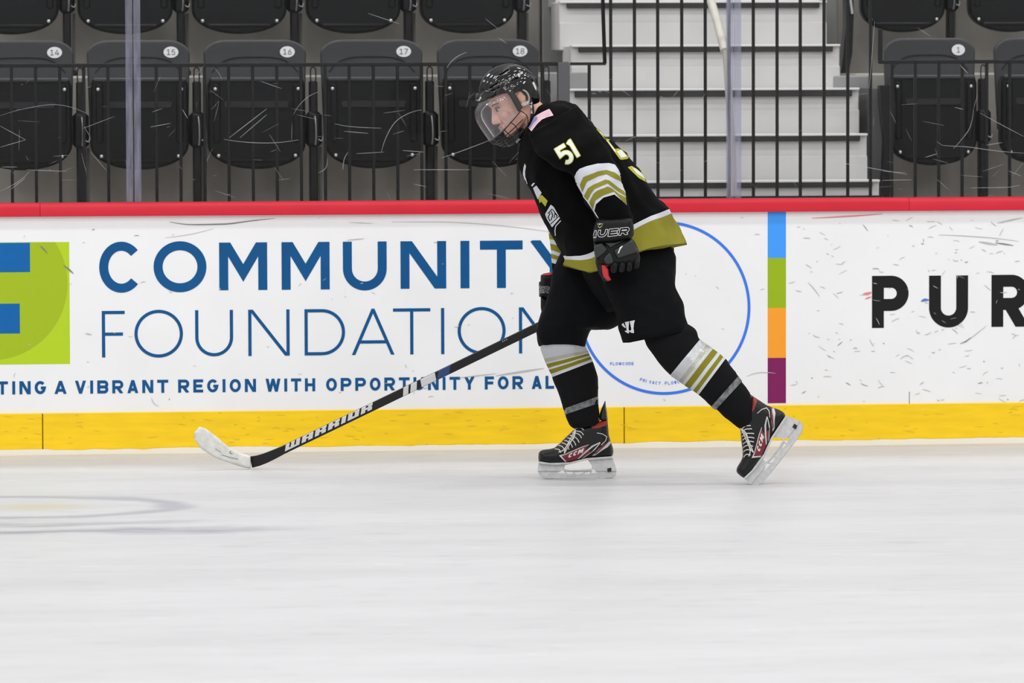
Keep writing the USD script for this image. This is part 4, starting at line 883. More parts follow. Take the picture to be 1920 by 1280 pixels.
# ---- pants
pn = [(1095, 455, 1240, 440, YN + .06, .11), (1118, 505, 1266, 488, YN + .035, .115), (1138, 550, 1267, 535, YN, .12), (1152, 585, 1281, 568, YN - .015, .115), (1161, 615, 1288, 598, YN - .025, .112), (1167.5, 641, 1293, 616, YN - .03, .11, 0, 3)]
pm, _ = loft(pn, ns=72, sub=9, e=0.85, amp=0.009, wscale=(7, 7, 6), seed=31, cap=(True, True))
pants = part(sk, 'pants', pm, m_pants, smooth=True)
pf = [(1055, 470, 1205, 465, YR + .02, .13), (1036, 515, 1192, 540, YR + .01, .125), (1029, 552, 1170, 598, YR, .12), (1014, 588, 1138, 617, YR, .115), (1007, 618, 1110, 616, YR, .112), (1011.5, 648, 1097.5, 650, YR, .10, 0, -4)]
pf_m, _ = loft(pf, ns=72, sub=9, e=0.85, amp=0.008, wscale=(7, 7, 6), seed=33)
part(pants, 'pant_leg', pf_m, m_pants, smooth=True)
ps = [(1070, 440, 1245, 400, YP, .19), (1080, 480, 1262, 440, YP, .2), (1100, 530, 1264, 500, YP, .18), (1140, 585, 1240, 560, YP, .09)]
ps_m, _ = loft(ps, ns=64, sub=6, amp=0.004, seed=35); part(pants, 'seat_panel', ps_m, m_pants, smooth=True)
Cp = Cast(pm)
c8 = lambda x, y: (1150 + x / 32.0, 590 + y / 32.0)
W = [[(495, 580), (600, 490), (640, 580), (735, 740), (725, 800), (560, 680)], [(690, 440), (940, 395), (925, 620), (915, 820), (945, 1090), (890, 1115), (680, 985), (690, 965), (800, 960), (790, 840), (750, 650)],
     [(985, 390), (1290, 320), (1225, 580), (1210, 820), (1245, 1090), (1090, 1080), (945, 980), (950, 945), (1060, 935), (1080, 850), (1040, 640)]]
for q in W: part(pants, 'maker_mark', drape(Polygon(lmap(c8, q)).buffer(0.15), Cp, 0.002, step=0.9), m_white_print, smooth=True, label='white blade of the angular mark above the hem')
part(pants, 'hem_seam', cat([drape_line(lmap(c3, [(940, 1165), (1130, 1140), (1330, 1105), (1500, 1050)]), Cp, 0.0016, 0.0006)]), m_pants, smooth=60)

# ---- socks
bsock = (0.0085, 0.0088, 0.0095); wsock = (0.56, 0.57, 0.60); osock = (0.215, 0.195, 0.022); gsock = (0.36, 0.35, 0.24)
sn = [(1196, 600, 1284, 604, YN - .03, .080), (1212, 645, 1306, 621, YN - .035, .088), (1257, 702, 1312, 636, YF2 + .05, .088), (1283.5, 721, 1336, 654, YF2 + .03, .082), (1310, 739, 1359.5, 672.5, YF2 + .01, .077), (1334, 762, 1384, 706, YF2, .07), (1342.5, 768, 1391, 715.5, YF2, .068), (1380, 798, 1412, 752, YF2, .055), (1392, 806, 1416, 780, YF2, .045)]
nn = 8.0
def f2t(f): return (2 + 2 * f) / nn
def tones(t0, t1, fs_): return [(t0 + (t1 - t0) * a, c) for a, c in fs_]
seq = [(0, wsock), (.28, gsock), (.40, wsock), (.50, osock), (.69, wsock), (.79, osock), (.92, wsock), (1.0, bsock)]
nm_, nuv = loft(sn, ns=64, sub=12, e=0.95, amp=0.0045, wscale=(12, 10, 12), seed=41)
s1_ = part(sk, 'sock', nm_, banded('near_sock_knit', [(0, bsock)] + tones(2 / nn, 4 / nn, seq)), uv=nuv, label='black sock with olive and white bands on the trailing leg')
sfar = [(1014, 600, 1104, 595, YR, .085), (1012, 632, 1099, 632, YR, .088), (1013, 648, 1097, 645, YR, .088, 0, -4), (1024, 680, 1104, 661, YR + .02, .086), (1035, 706, 1111, 677, YR + .03, .083), (1047, 737, 1121, 715, YF1, .077), (1057, 766, 1120.5, 743, YF1, .068), (1060.5, 777, 1121.5, 756, YF1, .066), (1068, 797, 1125, 778, YF1, .062), (1082, 804, 1122, 795, YF1, .05)]
nf = 9.0
fseq = [(0, wsock), (.36, gsock), (.47, wsock), (.52, osock), (.66, wsock), (.73, osock), (.90, wsock), (1.0, bsock)]
ffm, ffuv = loft(sfar, ns=64, sub=12, e=0.95, amp=0.004, wscale=(12, 10, 12), seed=43)
s2_ = part(sk, 'sock', ffm, banded('far_sock_knit', [(0, bsock)] + tones(2 / nf, 4 / nf, fseq)), uv=ffuv, label='black sock with olive and white bands on the leading leg')
def tape_ring(st_, lo, hi, grow=1.6):
    """clear tape wound round the sock: a slightly larger sleeve over part of the loft"""
    q = np.array([list(a) + [0, 0] * (len(a) == 6) for a in st_], float); f = PchipInterpolator(np.arange(len(q)), q); out = []
    for s in np.linspace(lo, hi, 5):
        r = f(s); a, b = r[:2], r[2:4]; d = (b - a) / np.linalg.norm(b - a); a, b = a - d * grow, b + d * grow; out.append((*a, *b, r[4], r[5] + 0.004, r[6], r[7]))
    return loft(out, ns=64, sub=5, e=0.95, amp=0.003, wscale=(25, 25, 25), seed=51, cap=(False, False))[0]
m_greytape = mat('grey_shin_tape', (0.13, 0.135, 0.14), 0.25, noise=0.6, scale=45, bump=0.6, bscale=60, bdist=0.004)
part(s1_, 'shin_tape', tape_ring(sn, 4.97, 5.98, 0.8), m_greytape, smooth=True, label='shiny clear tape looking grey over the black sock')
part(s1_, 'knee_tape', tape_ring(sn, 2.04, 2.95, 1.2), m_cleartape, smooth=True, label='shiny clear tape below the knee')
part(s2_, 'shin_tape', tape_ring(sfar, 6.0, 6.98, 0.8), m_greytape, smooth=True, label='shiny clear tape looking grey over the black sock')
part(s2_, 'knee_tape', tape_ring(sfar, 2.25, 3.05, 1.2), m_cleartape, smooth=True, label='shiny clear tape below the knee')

# ---- skates
A0, A1 = np.array((1015.0, 867.5)), np.array((1148.0, 856.5)); B0, B1 = np.array((1399.8, 893.6)), np.array((1474.4, 779.8))
def similar(p):
    p = np.asarray(p, float); a, b = A1 - A0, B1 - B0; za, zb = complex(*a), complex(*b); z = ((p[:, 0] - A0[0]) + 1j * (p[:, 1] - A0[1])) * (zb / za); return np.c_[B0[0] + z.real, B0[1] + z.imag]
m_anklepad = mat('pale_olive_padding', (0.22, 0.20, 0.10), 0.8)
def skate(tr, yc, label):
    root = holder_part(sk, 'skate', label)
    q4 = lambda pts: np.array(lmap(c4, pts))
    T = (lambda p: tr(np.asarray(p, float))) if tr is not None else (lambda p: np.asarray(p, float))
    out = [(120, 1062), (117, 1030), (119, 1000), (128, 984), (150, 972), (200, 966), (236, 958), (262, 938), (300, 905), (340, 866), (378, 828), (405, 800), (440, 782), (500, 768), (560, 762), (600, 752), (636, 742), (641, 800), (646, 860), (660, 908), (675, 950), (681, 985), (677, 1010), (662, 1027), (560, 1032), (500, 1036), (440, 1046), (350, 1072), (300, 1080), (230, 1080), (160, 1072)]
    pol = Polygon(q4(out)).buffer(-1.2).buffer(2.4).buffer(-1.2)
    def half(px, py):
        low = np.clip((py - 785) / 75, 0, 1); return 0.036 + 0.012 * low
    boot = inflate(pol, half, 15.0, yc, step=1.7, tr=tr, power=0.5)
    bp = part(root, 'boot', boot, m_boot, smooth=True)
    C = Cast(boot)
    G = lambda pts: Polygon(T(q4(pts))).buffer(0)
    def D(nm, pts, m_, lift=0.0012, step=1.2, label=None):
        mm = drape(G(pts), C, lift, step)
        if mm is not None and len(mm.faces): part(bp, nm, mm, m_, smooth=True, label=label)
    D('collar', [(512, 790), (525, 776), (600, 756), (634, 750), (637, 785), (570, 808), (520, 812)], m_collar, label='red inner collar')
    D('side_panel', [(275, 1015), (318, 1000), (450, 944), (490, 936), (470, 972), (520, 990), (470, 1020), (400, 1048), (330, 1064), (308, 1030)], m_boot_red, label='dark red side panel')
    D('trim_line', [(272, 1014), (330, 1001), (330, 1006), (290, 1018), (330, 1060), (318, 1062)], m_white_print, 0.0018, 0.9)
    D('trim_line', [(318, 1003), (440, 950), (495, 932), (497, 936), (440, 957), (322, 1008)], m_silver, 0.0018, 0.9)
    D('trim_line', [(410, 1040), (450, 1000), (520, 940), (582, 912), (576, 924), (528, 950), (460, 1006), (425, 1040)], m_silver, 0.0018, 0.9, 'silver side stripe')
    D('trim_line', [(440, 1038), (520, 985), (582, 915), (584, 921), (540, 975), (450, 1040)], m_silver, 0.0018, 0.9)
    D('heel_stripe', [(520, 1018), (572, 965), (625, 925), (660, 905), (667, 915), (640, 950), (598, 975), (545, 1014)], m_silver, 0.0018, 1.0, 'broad silver heel stripe')
    D('heel_stripe', [(535, 1005), (600, 940), (640, 910), (652, 885), (657, 900), (610, 950), (550, 1004)], m_boot_red, 0.0026, 1.0, 'dark red heel stripe')
    D('ankle_line', [(556, 842), (600, 850), (634, 872), (626, 905), (590, 940), (588, 934), (620, 902), (627, 876), (598, 856), (556, 848)], m_silver, 0.0018, 0.9)
    g_ = px_text('CCM', (0, 0), (1, 0), (0, 1), 30, 9.5, 3.0, gap=0.14); g_ = affinity.affine_transform(g_, [0.93, 0.30, -0.36, -0.93, *c4(338, 1036)])
    g_ = unary_union([Polygon(T(np.array(q.exterior.coords)), [T(np.array(r.coords)) for r in q.interiors]).buffer(0) for q in polys(g_)])
    lt = drape(g_, C, 0.0026, 0.9)
    if lt is not None: part(bp, 'lettering', lt, m_white_print, smooth=True, label='white letters CCM')
    # tongue and tendon guard
    part(root, 'ankle_pad', inflate(Polygon(q4([(495, 770), (545, 735), (576, 722), (582, 752), (525, 776)])), 0.030, 5.0, yc, step=1.4, tr=tr), m_anklepad, smooth=True, label='pale olive ankle padding above the boot')
    tg = inflate(Polygon(q4([(578, 700), (590, 664), (606, 628), (620, 602), (624, 640), (632, 690), (638, 752), (600, 760), (575, 745)])), 0.024, 5.0, yc, step=1.5, tr=tr)
    part(root, 'tendon_guard', tg, m_matteblack, smooth=True)
    tn = inflate(Polygon(q4([(400, 806), (418, 786), (470, 772), (520, 770), (508, 800), (440, 830), (300, 930), (262, 950), (300, 900)])), 0.024, 7.0, yc, step=1.5, tr=tr)
    part(root, 'tongue', tn, m_matteblack, smooth=True)
    bars = []
    for (a, b, c, d) in ((452, 796, 420, 790), (463, 824, 404, 806), (462, 862, 392, 824), (448, 884, 378, 838), (430, 918, 358, 858), (405, 940, 340, 876), (380, 955, 318, 896), (352, 970, 298, 914), (320, 985, 275, 934), (290, 995, 246, 960)):
        l_ = drape_line(T(q4([(c - 4, d + 6), ((a + c) / 2 + 4, (b + d) / 2 - 7), (a - 6, b)])), Cast(boot, tn), 0.0021, 0.0018, 14)
        if l_ is not None: bars.append(l_)
    for pts in ([(398, 812), (368, 900), (330, 968), (312, 1000)], [(392, 820), (350, 905), (305, 975), (268, 990)], [(312, 1000), (322, 960), (350, 920), (385, 880), (396, 830)]):
        l_ = drape_line(T(q4(pts)), Cast(boot, tn), 0.0021, 0.0045, 20)
        if l_ is not None: bars.append(l_)
    part(root, 'lace', cat(bars), m_lace, smooth=60, label='white laces')
    # blade holder with its open windows, and the steel
    ho = Polygon(q4([(122, 1062), (114, 1100), (112, 1128), (120, 1150), (140, 1170), (180, 1186), (260, 1190), (400, 1189), (600, 1188), (660, 1180), (690, 1165), (703, 1140), (703, 1120), (690, 1075), (672, 1022), (560, 1028), (480, 1038), (350, 1070), (230, 1078)]))
    c7 = lambda x, y: (x / 2 + 80, y / 2 + 600)
    win = [Polygon(q4(lmap(c7, w_))) for w_ in ([(475, 975), (640, 938), (815, 890), (880, 985), (870, 1030), (700, 1045), (560, 1050), (465, 1030)], [(350, 1092), (430, 1055), (460, 1060), (482, 1102)], [(488, 1068), (602, 1082), (595, 1108), (515, 1108)],
           [(608, 1083), (762, 1078), (695, 1108), (655, 1112)], [(775, 1083), (855, 1073), (842, 1108), (776, 1108)], [(880, 1038), (912, 1038), (955, 1088), (872, 1098)])]
    ho = ho.buffer(-1).buffer(1).difference(unary_union(win))
    part(root, 'blade_holder', cat([slab(ho.intersection(Polygon(q4([(0, 900), (800, 900), (800, 1130), (0, 1130)]))), yc - 0.016, yc + 0.016, tr), slab(ho.intersection(Polygon(q4([(0, 1129), (800, 1129), (800, 1300), (0, 1300)]))), yc - 0.010, yc + 0.010, tr)]), m_holder, smooth=False)
    part(root, 'mounting_plate', slab(Polygon(q4([(124, 1058), (200, 1070), (350, 1066), (480, 1034), (668, 1020), (672, 1034), (490, 1048), (350, 1078), (230, 1085), (126, 1074)])).buffer(0), yc - 0.030, yc + 0.030, tr), m_holder, smooth=False)
    part(root, 'blade', slab(Polygon(q4([(118, 1150), (140, 1174), (180, 1189), (260, 1195), (420, 1197), (600, 1194), (662, 1186), (694, 1168), (703, 1148), (690, 1160), (650, 1176), (560, 1181), (300, 1182), (190, 1178), (150, 1168)])).buffer(0), yc - 0.0018, yc + 0.0018, tr), m_steel, smooth=False)
    part(root, 'release_button', slab(Polygon(q4([(634, 1112), (664, 1106), (666, 1134), (638, 1140)])), yc - 0.0175, yc - 0.015, tr), m_matteblack, smooth=False)
skate(None, YF1, 'leading skate flat on the ice, black boot with red panel')
skate(similar, YF2, 'trailing skate pushing off on its toe, heel raised')

# ---- gloves
def glove_near():
    yg = YP - 0.375; root = holder_part(sk, 'glove', 'near glove hanging loosely with fingers curled back')
    g3 = lambda pts: lmap(c3, pts)
    cuff = inflate(g3([(716, 165), (735, 142), (770, 128), (890, 122), (1010, 126), (1032, 136), (1042, 190), (1046, 270), (1020, 318), (850, 350), (745, 352), (700, 338), (692, 290), (700, 220)]), 0.056, 12, yg, step=1.6, smooth_px=1.0)
    cp = part(root, 'cuff', cuff, m_glove, smooth=True); Cc = Cast(cuff)
    part(cp, 'cuff_trim', cat([drape_line(g3([(765, 135), (820, 127), (890, 124), (1000, 132)]), Cc, 0.0022, 0.0012)]), m_glove_red, smooth=60, label='red edge of the cuff lining')
    hand = inflate(g3([(698, 335), (760, 345), (1020, 300), (1050, 330), (1082, 395), (1100, 470), (1095, 520), (960, 540), (850, 540), (760, 545), (722, 520), (706, 440)]), 0.040, 11, yg, step=1.6, smooth_px=1.0)
    part(root, 'hand_back', hand, m_glove, smooth=True)
    for pts in ([(704, 362), (770, 338), (828, 398), (792, 442), (716, 492), (706, 440)], [(782, 338), (880, 336), (985, 312), (850, 392), (838, 392)], [(868, 402), (1010, 316), (1034, 322), (1066, 384), (1086, 400), (1078, 430), (905, 486), (872, 430)], [(842, 414), (866, 452), (880, 498), (868, 524), (800, 528), (776, 480), (800, 446)]):
        part(root, 'back_pad', inflate(g3(pts), 0.020, 4.0, yg - 0.030, step=1.2, smooth_px=0.6), m_glovepad, smooth=True, label='dark grey padded segment')
    part(root, 'pad_print', drape(Polygon(g3([(905, 432), (925, 380), (945, 366), (950, 374), (930, 400), (915, 436)])).buffer(0), Cast(inflate(g3([(868, 402), (1010, 316), (1034, 322), (1066, 384), (1086, 400), (1078, 430), (905, 486), (872, 430)]), 0.020, 4.0, yg - 0.030, step=1.2, smooth_px=0.6)), 0.002, 0.9), m_white_print, smooth=True, label='small white zigzag mark')
    for k, (kx, ky, ex, ey) in enumerate(((885, 470, 872, 596), (946, 472, 940, 592), (1006, 468, 1004, 586), (1066, 452, 1066, 566))):
        a, b, c, d = P(*c3(kx, ky), yg - .014), P(*c3((kx + ex) / 2, (ky + ey) / 2), yg - .030), P(*c3(ex, ey - 22), yg - .006), P(*c3(ex + 6, ey - 38), yg + .030)
        r = 0.0135 - 0.0008 * k
        fg = fuse(limb([(a, r), (b, r), (c, r * .96), (d, r * .88)]) ); t = tri(fg.refine_to_length(0.005)); t = trimesh.Trimesh(t.vertices, t.faces, process=True); trimesh.smoothing.filter_taubin(t, iterations=6)
        fpth = part(root, 'finger', t, m_glove, smooth=True)
        part(fpth, 'knuckle_roll', tri(fuse([ball(b + np.array([0, -.003, 0]), r * 1.02)])), m_glove, smooth=True)
    th = fuse(limb([(P(*c3(752, 505), yg - .005), 0.017), (P(*c3(768, 575), yg - .016), 0.0155), (P(*c3(802, 648), yg - .014), 0.013)])); t = tri(th.refine_to_length(0.005)); t = trimesh.Trimesh(t.vertices, t.faces, process=True); trimesh.smoothing.filter_taubin(t, iterations=6)
    part(root, 'thumb', t, m_glove, smooth=True)
    part(root, 'palm', inflate(g3([(766, 532), (796, 530), (826, 570), (830, 622), (852, 662), (820, 672), (786, 640), (770, 590)]), 0.010, 4, yg - 0.028, step=1.2, smooth_px=0.5), m_glove_red, smooth=True, label='red lining showing inside the thumb')
    g_ = unary_union([affinity.translate(glyph('A', 7.0, 13.5, 2.4), 0, 0)] + [affinity.translate(glyph(ch, 17.5, 13.5, 4.0), 9.0 + 20.4 * k, 0) for k, ch in enumerate('UER')])
    g_ = affinity.affine_transform(g_, [1.0, 0.22, -0.10, -1.0, 1110.3, 446.0])
    ring_ = g_.buffer(0.75).difference(g_.buffer(-0.35))
    mm = drape(ring_, Cc, 0.002, 0.8); part(cp, 'lettering', mm, m_white_print, smooth=True, label='outlined white letters running round the cuff')
    mm = drape(LineString(g3([(738, 203), (752, 214), (772, 198)])).buffer(0.7), Cc, 0.002, 0.7); part(cp, 'small_mark', mm, m_olive_bright, smooth=True)
    mm = drape(unary_union([LineString(g3([(735, 178), (740, 192)])).buffer(0.5), LineString(g3([(746, 176), (752, 190), (760, 176)])).buffer(0.5), LineString(g3([(766, 182), (778, 182)])).buffer(0.5)]), Cc, 0.002, 0.7); part(cp, 'small_mark', mm, m_white_print, smooth=True)
glove_near()
def glove_far():
    yg = YP + 0.40; root = holder_part(sk, 'glove', 'far glove closed round the stick, mostly behind the thigh')
    g3 = lambda pts: lmap(c3, pts)
    cuff = inflate(g3([(246, 622), (262, 612), (345, 612), (420, 640), (440, 720), (430, 830), (340, 860), (246, 808), (232, 806), (230, 680), (244, 674)]), 0.055, 9, yg, step=1.6, smooth_px=0.8)
    cp = part(root, 'cuff', cuff, m_glove, smooth=True); Cc = Cast(cuff)
    part(cp, 'lining', inflate(g3([(252, 632), (268, 606), (330, 596), (356, 602), (360, 640), (300, 640)]), 0.045, 5, yg, step=1.5), m_glove_red, smooth=True, label='red cuff lining')
    hand = inflate(g3([(246, 800), (340, 840), (420, 820), (450, 900), (430, 990), (330, 1010), (258, 960), (246, 900)]), 0.018, 7, yg - 0.034, step=1.6, smooth_px=0.8); part(root, 'hand_back', hand, m_glove, smooth=True)
    sd = (P(*c6(1890, 85), yg + 0.0) - P(*c6(1400, 325), yg + 0.0)); sd /= np.linalg.norm(sd)
    base = P(1041, 585, yg)
    for k in range(4):
        c = base + sd * (0.026 * (k - 1.5)); r = 0.0128
        pts = [(c + np.array([0, -0.034, 0.020]), r), (c + np.array([0, -0.034, -0.022]), r), (c + np.array([0, 0.010, -0.036]), r * .95), (c + np.array([0, 0.034, -0.004]), r * .88)]
        t = tri(fuse(limb(pts)).refine_to_length(0.006)); t = trimesh.Trimesh(t.vertices, t.faces, process=True); trimesh.smoothing.filter_taubin(t, iterations=5); part(root, 'finger', t, m_glove, smooth=True)
    t = tri(fuse(limb([(base + np.array([0.03, 0.0, 0.05]), 0.016), (base + np.array([0.0, 0.034, 0.036]), 0.0145), (base + np.array([-0.03, 0.036, 0.012]), 0.013)])).refine_to_length(0.006)); t = trimesh.Trimesh(t.vertices, t.faces, process=True); trimesh.smoothing.filter_taubin(t, iterations=5)
    part(root, 'thumb', t, m_glove, smooth=True)
    g_ = px_text('ER', (0, 0), (1, 0), (0, 1), 19, 12.0, 2.2, gap=0.16); g_ = affinity.affine_transform(g_, [0.985, 0.22, 0.03, -0.98, *c3(226, 770)])
    mm = drape(g_.buffer(0.7).difference(g_.buffer(-0.4)), Cc, 0.002, 0.8)
    if mm is not None and len(mm.faces): part(cp, 'lettering', mm, m_grey_print, smooth=True, label='last outlined letters of the cuff lettering')
glove_far()

# ---- helmet with half visor and wire cage
hel = holder_part(sk, 'helmet', 'glossy black helmet with clear half visor and wire cage')
def hell(c, r, sub=4):
    q = trimesh.creation.icosphere(sub); v = np.array(q.vertices); v = np.sign(v) * np.abs(v) ** 0.94 * r + c; return trimesh.Trimesh(v, q.faces, process=False)
outer = man(hell((0.001, 0.040, 0), (0.117, 0.109, 0.097))) + man(hell((-0.052, 0.008, 0), (0.062, 0.075, 0.078)))
brim = m3.Manifold.batch_hull([m3.Manifold.sphere(0.008, 12).translate(p) for p in ([0.116, 0.073, 0.035], [0.116, 0.073, -0.035], [0.10, 0.085, 0.055], [0.10, 0.085, -0.055], [0.08, 0.07, 0.075], [0.08, 0.07, -0.075])])
inner = man(hell((0.001, 0.036, 0), (0.1035, 0.097, 0.083))) + man(hell((-0.048, 0.004, 0), (0.050, 0.08, 0.066)))
core = man(hell((0.001, 0.036, 0), (0.109, 0.1025, 0.0885))) + man(hell((-0.048, 0.004, 0), (0.0545, 0.08, 0.071)))
cut = m3.CrossSection([[(0.25, 0.072), (0.122, 0.066), (0.07, 0.057), (0.038, 0.050), (0.028, 0.036), (0.016, 0.030), (-0.004, 0.034), (-0.030, 0.028), (-0.042, 0.008), (-0.046, -0.02), (-0.050, -0.046), (-0.3, -0.052), (-0.3, -0.4), (0.25, -0.4)]]).extrude(0.5).translate([0, 0, -0.25])
sh = (outer + brim) - inner - cut
for s_ in (1, -1):
    for (fa, ua, fb, ub, w_) in ((0.075, 0.092, 0.045, 0.098, 0.0055), (0.082, 0.078, 0.05, 0.082, 0.0045), (-0.002, 0.088, -0.032, 0.082, 0.005), (0.02, 0.121, -0.02, 0.122, 0.005)):
        slot = m3.Manifold.batch_hull([m3.Manifold.sphere(w_, 10).translate([f_, u_, s_ * z_]) for f_, u_ in ((fa, ua), (fb, ub)) for z_ in (0.04, 0.12)]); sh = sh - (slot - core)
sh = sh.refine_to_length(0.0042); st_ = tri(sh); st_ = trimesh.Trimesh(st_.vertices, st_.faces, process=True)
trimesh.smoothing.filter_taubin(st_, lamb=0.5, nu=0.52, iterations=14)
v = np.array(st_.vertices); n_ = np.array(st_.vertex_normals); rr = np.linalg.norm((v - (0.001, 0.04, 0)) / (0.117, 0.109, 0.097), axis=1); outm = np.clip((rr - 0.93) * 20, 0, 1)
ang = np.degrees(np.arctan2(v[:, 2], v[:, 1] - 0.0))            # angle round the head's long axis
def ridge(x, c, w): return np.exp(-((x - c) / w) ** 4)
lift_ = 0.0045 * ridge(np.abs(ang), 0, 9) + 0.0055 * ridge(np.abs(ang) - 10 * (v[:, 0] / 0.1), 33, 10) + 0.004 * ridge(np.abs(ang) - 16 * (v[:, 0] / 0.1), 62, 7)
v2 = v + n_ * (lift_ * outm * np.clip((v[:, 1] + 0.0) * 18, 0, 1))[:, None]
shell = trimesh.Trimesh(H(v2[:, 0], v2[:, 1], v2[:, 2]), st_.faces, process=False)
if shell.volume < 0: shell.invert()
hsp = part(hel, 'shell', shell, m_helmet, smooth=62)
Ch = Cast(shell)
def htext(txt, at, ux_, uy_, w, h, s, m_, nm='lettering'):
    g_ = px_text(txt, (0, 0), (1, 0), (0, 1), w, h, s, gap=0.18); g_ = affinity.affine_transform(g_, [ux_[0], uy_[0], ux_[1], uy_[1], *at]); mm = drape(g_, Ch, 0.0014, 0.7)
    if mm is not None and len(mm.faces): part(hsp, nm, mm, m_, smooth=True)
htext('BAUER', c2(572, 348), (0.88, -0.47), (-0.3, -0.95), 30, 4.6, 1.3, m_white_print)
part(hsp, 'front_emblem', drape(Polygon(lmap(c2, [(150, 640), (178, 590), (208, 544), (222, 556), (200, 600), (180, 650), (160, 662)])).buffer(0), Ch, 0.0015, 0.9), m_white_print, smooth=True, label='white emblem at the front of the shell')
ns_ = drape(unary_union([Polygon(lmap(c2, [(860, 372), (884, 356), (900, 395), (915, 440), (912, 472), (895, 445), (880, 410)])).buffer(0), Polygon(lmap(c2, [(742, 372), (765, 350), (780, 352), (765, 378), (748, 388)])).buffer(0)]), Ch, 0.0014, 0.8)
if ns_ is not None and len(ns_.faces): part(hsp, 'back_emblem', ns_, m_white_print, smooth=True, label='white sticker at the back of the shell')
for s_ in (1, -1):
    z = s_ * 0.088
    ring = [H(-0.014 + 0.026 * math.cos(t), 0.004 + 0.032 * math.sin(t), z - s_ * 0.004 * math.cos(t)) for t in np.linspace(0, 2 * np.pi, 37)]
    eg = part(hel, 'ear_guard', tube(ring, 0.0042, 8), m_earclear, smooth=60, label='clear plastic ear guard')
    part(eg, 'ear_guard_web', tri(hl([(-0.036, -0.018, z, .002), (0.004, -0.018, z, .002), (-0.030, -0.027, z, .002), (-0.002, -0.027, z, .002)])), m_earclear, smooth=60)
    cl = hl([(0.030, 0.058, s_ * 0.097, .004), (0.013, 0.052, s_ * 0.097, .004), (0.010, -0.028, s_ * 0.100, .004), (0.026, -0.034, s_ * 0.100, .004)])
    part(hel, 'mount_clip', tri(cl), m_matteblack, smooth=40, label='black clip holding the cage')
    part(hel, 'screw', tri(hl([(0.024, 0.050, s_ * 0.1025, .0035)])), m_silver, smooth=60)
    strap = [H(-0.028, 0.02, s_ * 0.092), H(-0.040, -0.02, s_ * 0.088), H(-0.030, -0.06, s_ * 0.083), H(-0.008, -0.10, s_ * 0.072), H(0.03, -0.138, s_ * 0.045)]
    sp_ = spline(strap, 24); w_ = hf * 0.007 + hu * 0.002; Vs = np.vstack([sp_ + w_, sp_ - w_]); o_ = hs * s_ * 0.0018; Vs = np.vstack([Vs + o_, Vs - o_]); n24 = 24; Fs = []
    for i in range(23):
        for (p_, q_) in ((0, 1), (1, 3), (3, 2), (2, 0)):
            a_, b_, c_, d_ = p_ * n24 + i, p_ * n24 + i + 1, q_ * n24 + i + 1, q_ * n24 + i; Fs += [[a_, b_, c_], [a_, c_, d_]]
    ts = trimesh.Trimesh(Vs, Fs, process=False); ts.fix_normals(); stp = part(hel, 'chin_strap', ts, m_matteblack, smooth=40)
    if s_ == 1:
        g_ = px_text('TRUE', (0, 0), (1, 0), (0, 1), 25, 4.2, 1.2, gap=0.2); g_ = affinity.affine_transform(g_, [0.10, -1.0, -1.0, -0.05, *c2(848, 800)])
        pr_ = lambda w: np.array([960 + FPX * ((w - EYE) @ CR) / ((w - EYE) @ CF), 640 - FPX * ((w - EYE) @ CU) / ((w - EYE) @ CF)])
        pa, pb = pr_(sp_[6]), pr_(sp_[15]); dd = (pb - pa) / np.linalg.norm(pb - pa); upv = np.array([dd[1], -dd[0]]); oo = pa - upv * 2.2
        g_ = affinity.affine_transform(px_text('TRUE', (0, 0), (1, 0), (0, 1), 22, 4.4, 1.2, gap=0.2), [dd[0], upv[0], dd[1], upv[1], oo[0], oo[1]])
        mm = drape(g_, Cast(ts), 0.001, 0.7)
        if mm is not None and len(mm.faces): part(stp, 'lettering', mm, m_white_print, smooth=True, label='white strap lettering')
# the curved face protection: levels run from the near temple round the front to the far temple
phi = np.linspace(0, np.pi, 41)
def level(fb, ub, ff, uf, hw):
    k = np.sin(phi) ** 0.75; return H(fb + (ff - fb) * k, ub + (uf - ub) * k, hw * np.cos(phi))
def sheet(levels, n=10, th=0.0022):
    L = np.array(levels, float); q = PchipInterpolator(np.linspace(0, 1, len(L)), L)(np.linspace(0, 1, n)); R = np.array([level(*a) for a in q]); m, k = R.shape[:2]; V = R.reshape(-1, 3); F = []
    for i in range(m - 1):
        for j in range(k - 1):
            a, b, c, d = i * k + j, i * k + j + 1, (i + 1) * k + j + 1, (i + 1) * k + j; F += [[a, b, c], [a, c, d]]
    t = trimesh.Trimesh(V, F, process=False); nrm = np.array(t.vertex_normals); V2 = V - nrm * th; off = len(V); F = np.array(F); E = []
    rim = [i * k for i in range(m)] + [(m - 1) * k + j for j in range(1, k)] + [i * k + k - 1 for i in range(m - 2, -1, -1)] + [j for j in range(k - 2, 0, -1)]
    for a, b in zip(rim, rim[1:] + rim[:1]): E += [[a, b, b + off], [a, b + off, a + off]]
    t = trimesh.Trimesh(np.vstack([V, V2]), np.vstack([F, F[:, ::-1] + off, E]), process=False); t.fix_normals(); return t
vis = [(0.030, 0.045, 0.126, 0.053, 0.096), (0.027, 0.020, 0.158, 0.028, 0.099), (0.025, -0.004, 0.166, -0.010, 0.099), (0.021, -0.036, 0.154, -0.092, 0.097)]
vp = part(hel, 'visor', sheet(vis), m_visor, smooth=40, label='clear half visor')
part(vp, 'visor_edge', tube(level(*vis[0]), 0.0020, 8), m_visor_edge, smooth=60, label='bright polished visor edge')
part(vp, 'visor_edge', tube(level(*vis[-1]), 0.0022, 8), m_visor_edge, smooth=60, label='bright polished visor edge')
cg = [vis[-1], (0.004, -0.066, 0.146, -0.112, 0.094), (0.006, -0.086, 0.137, -0.119, 0.090), (0.022, -0.112, 0.125, -0.129, 0.082), (0.050, -0.140, 0.112, -0.140, 0.066)]
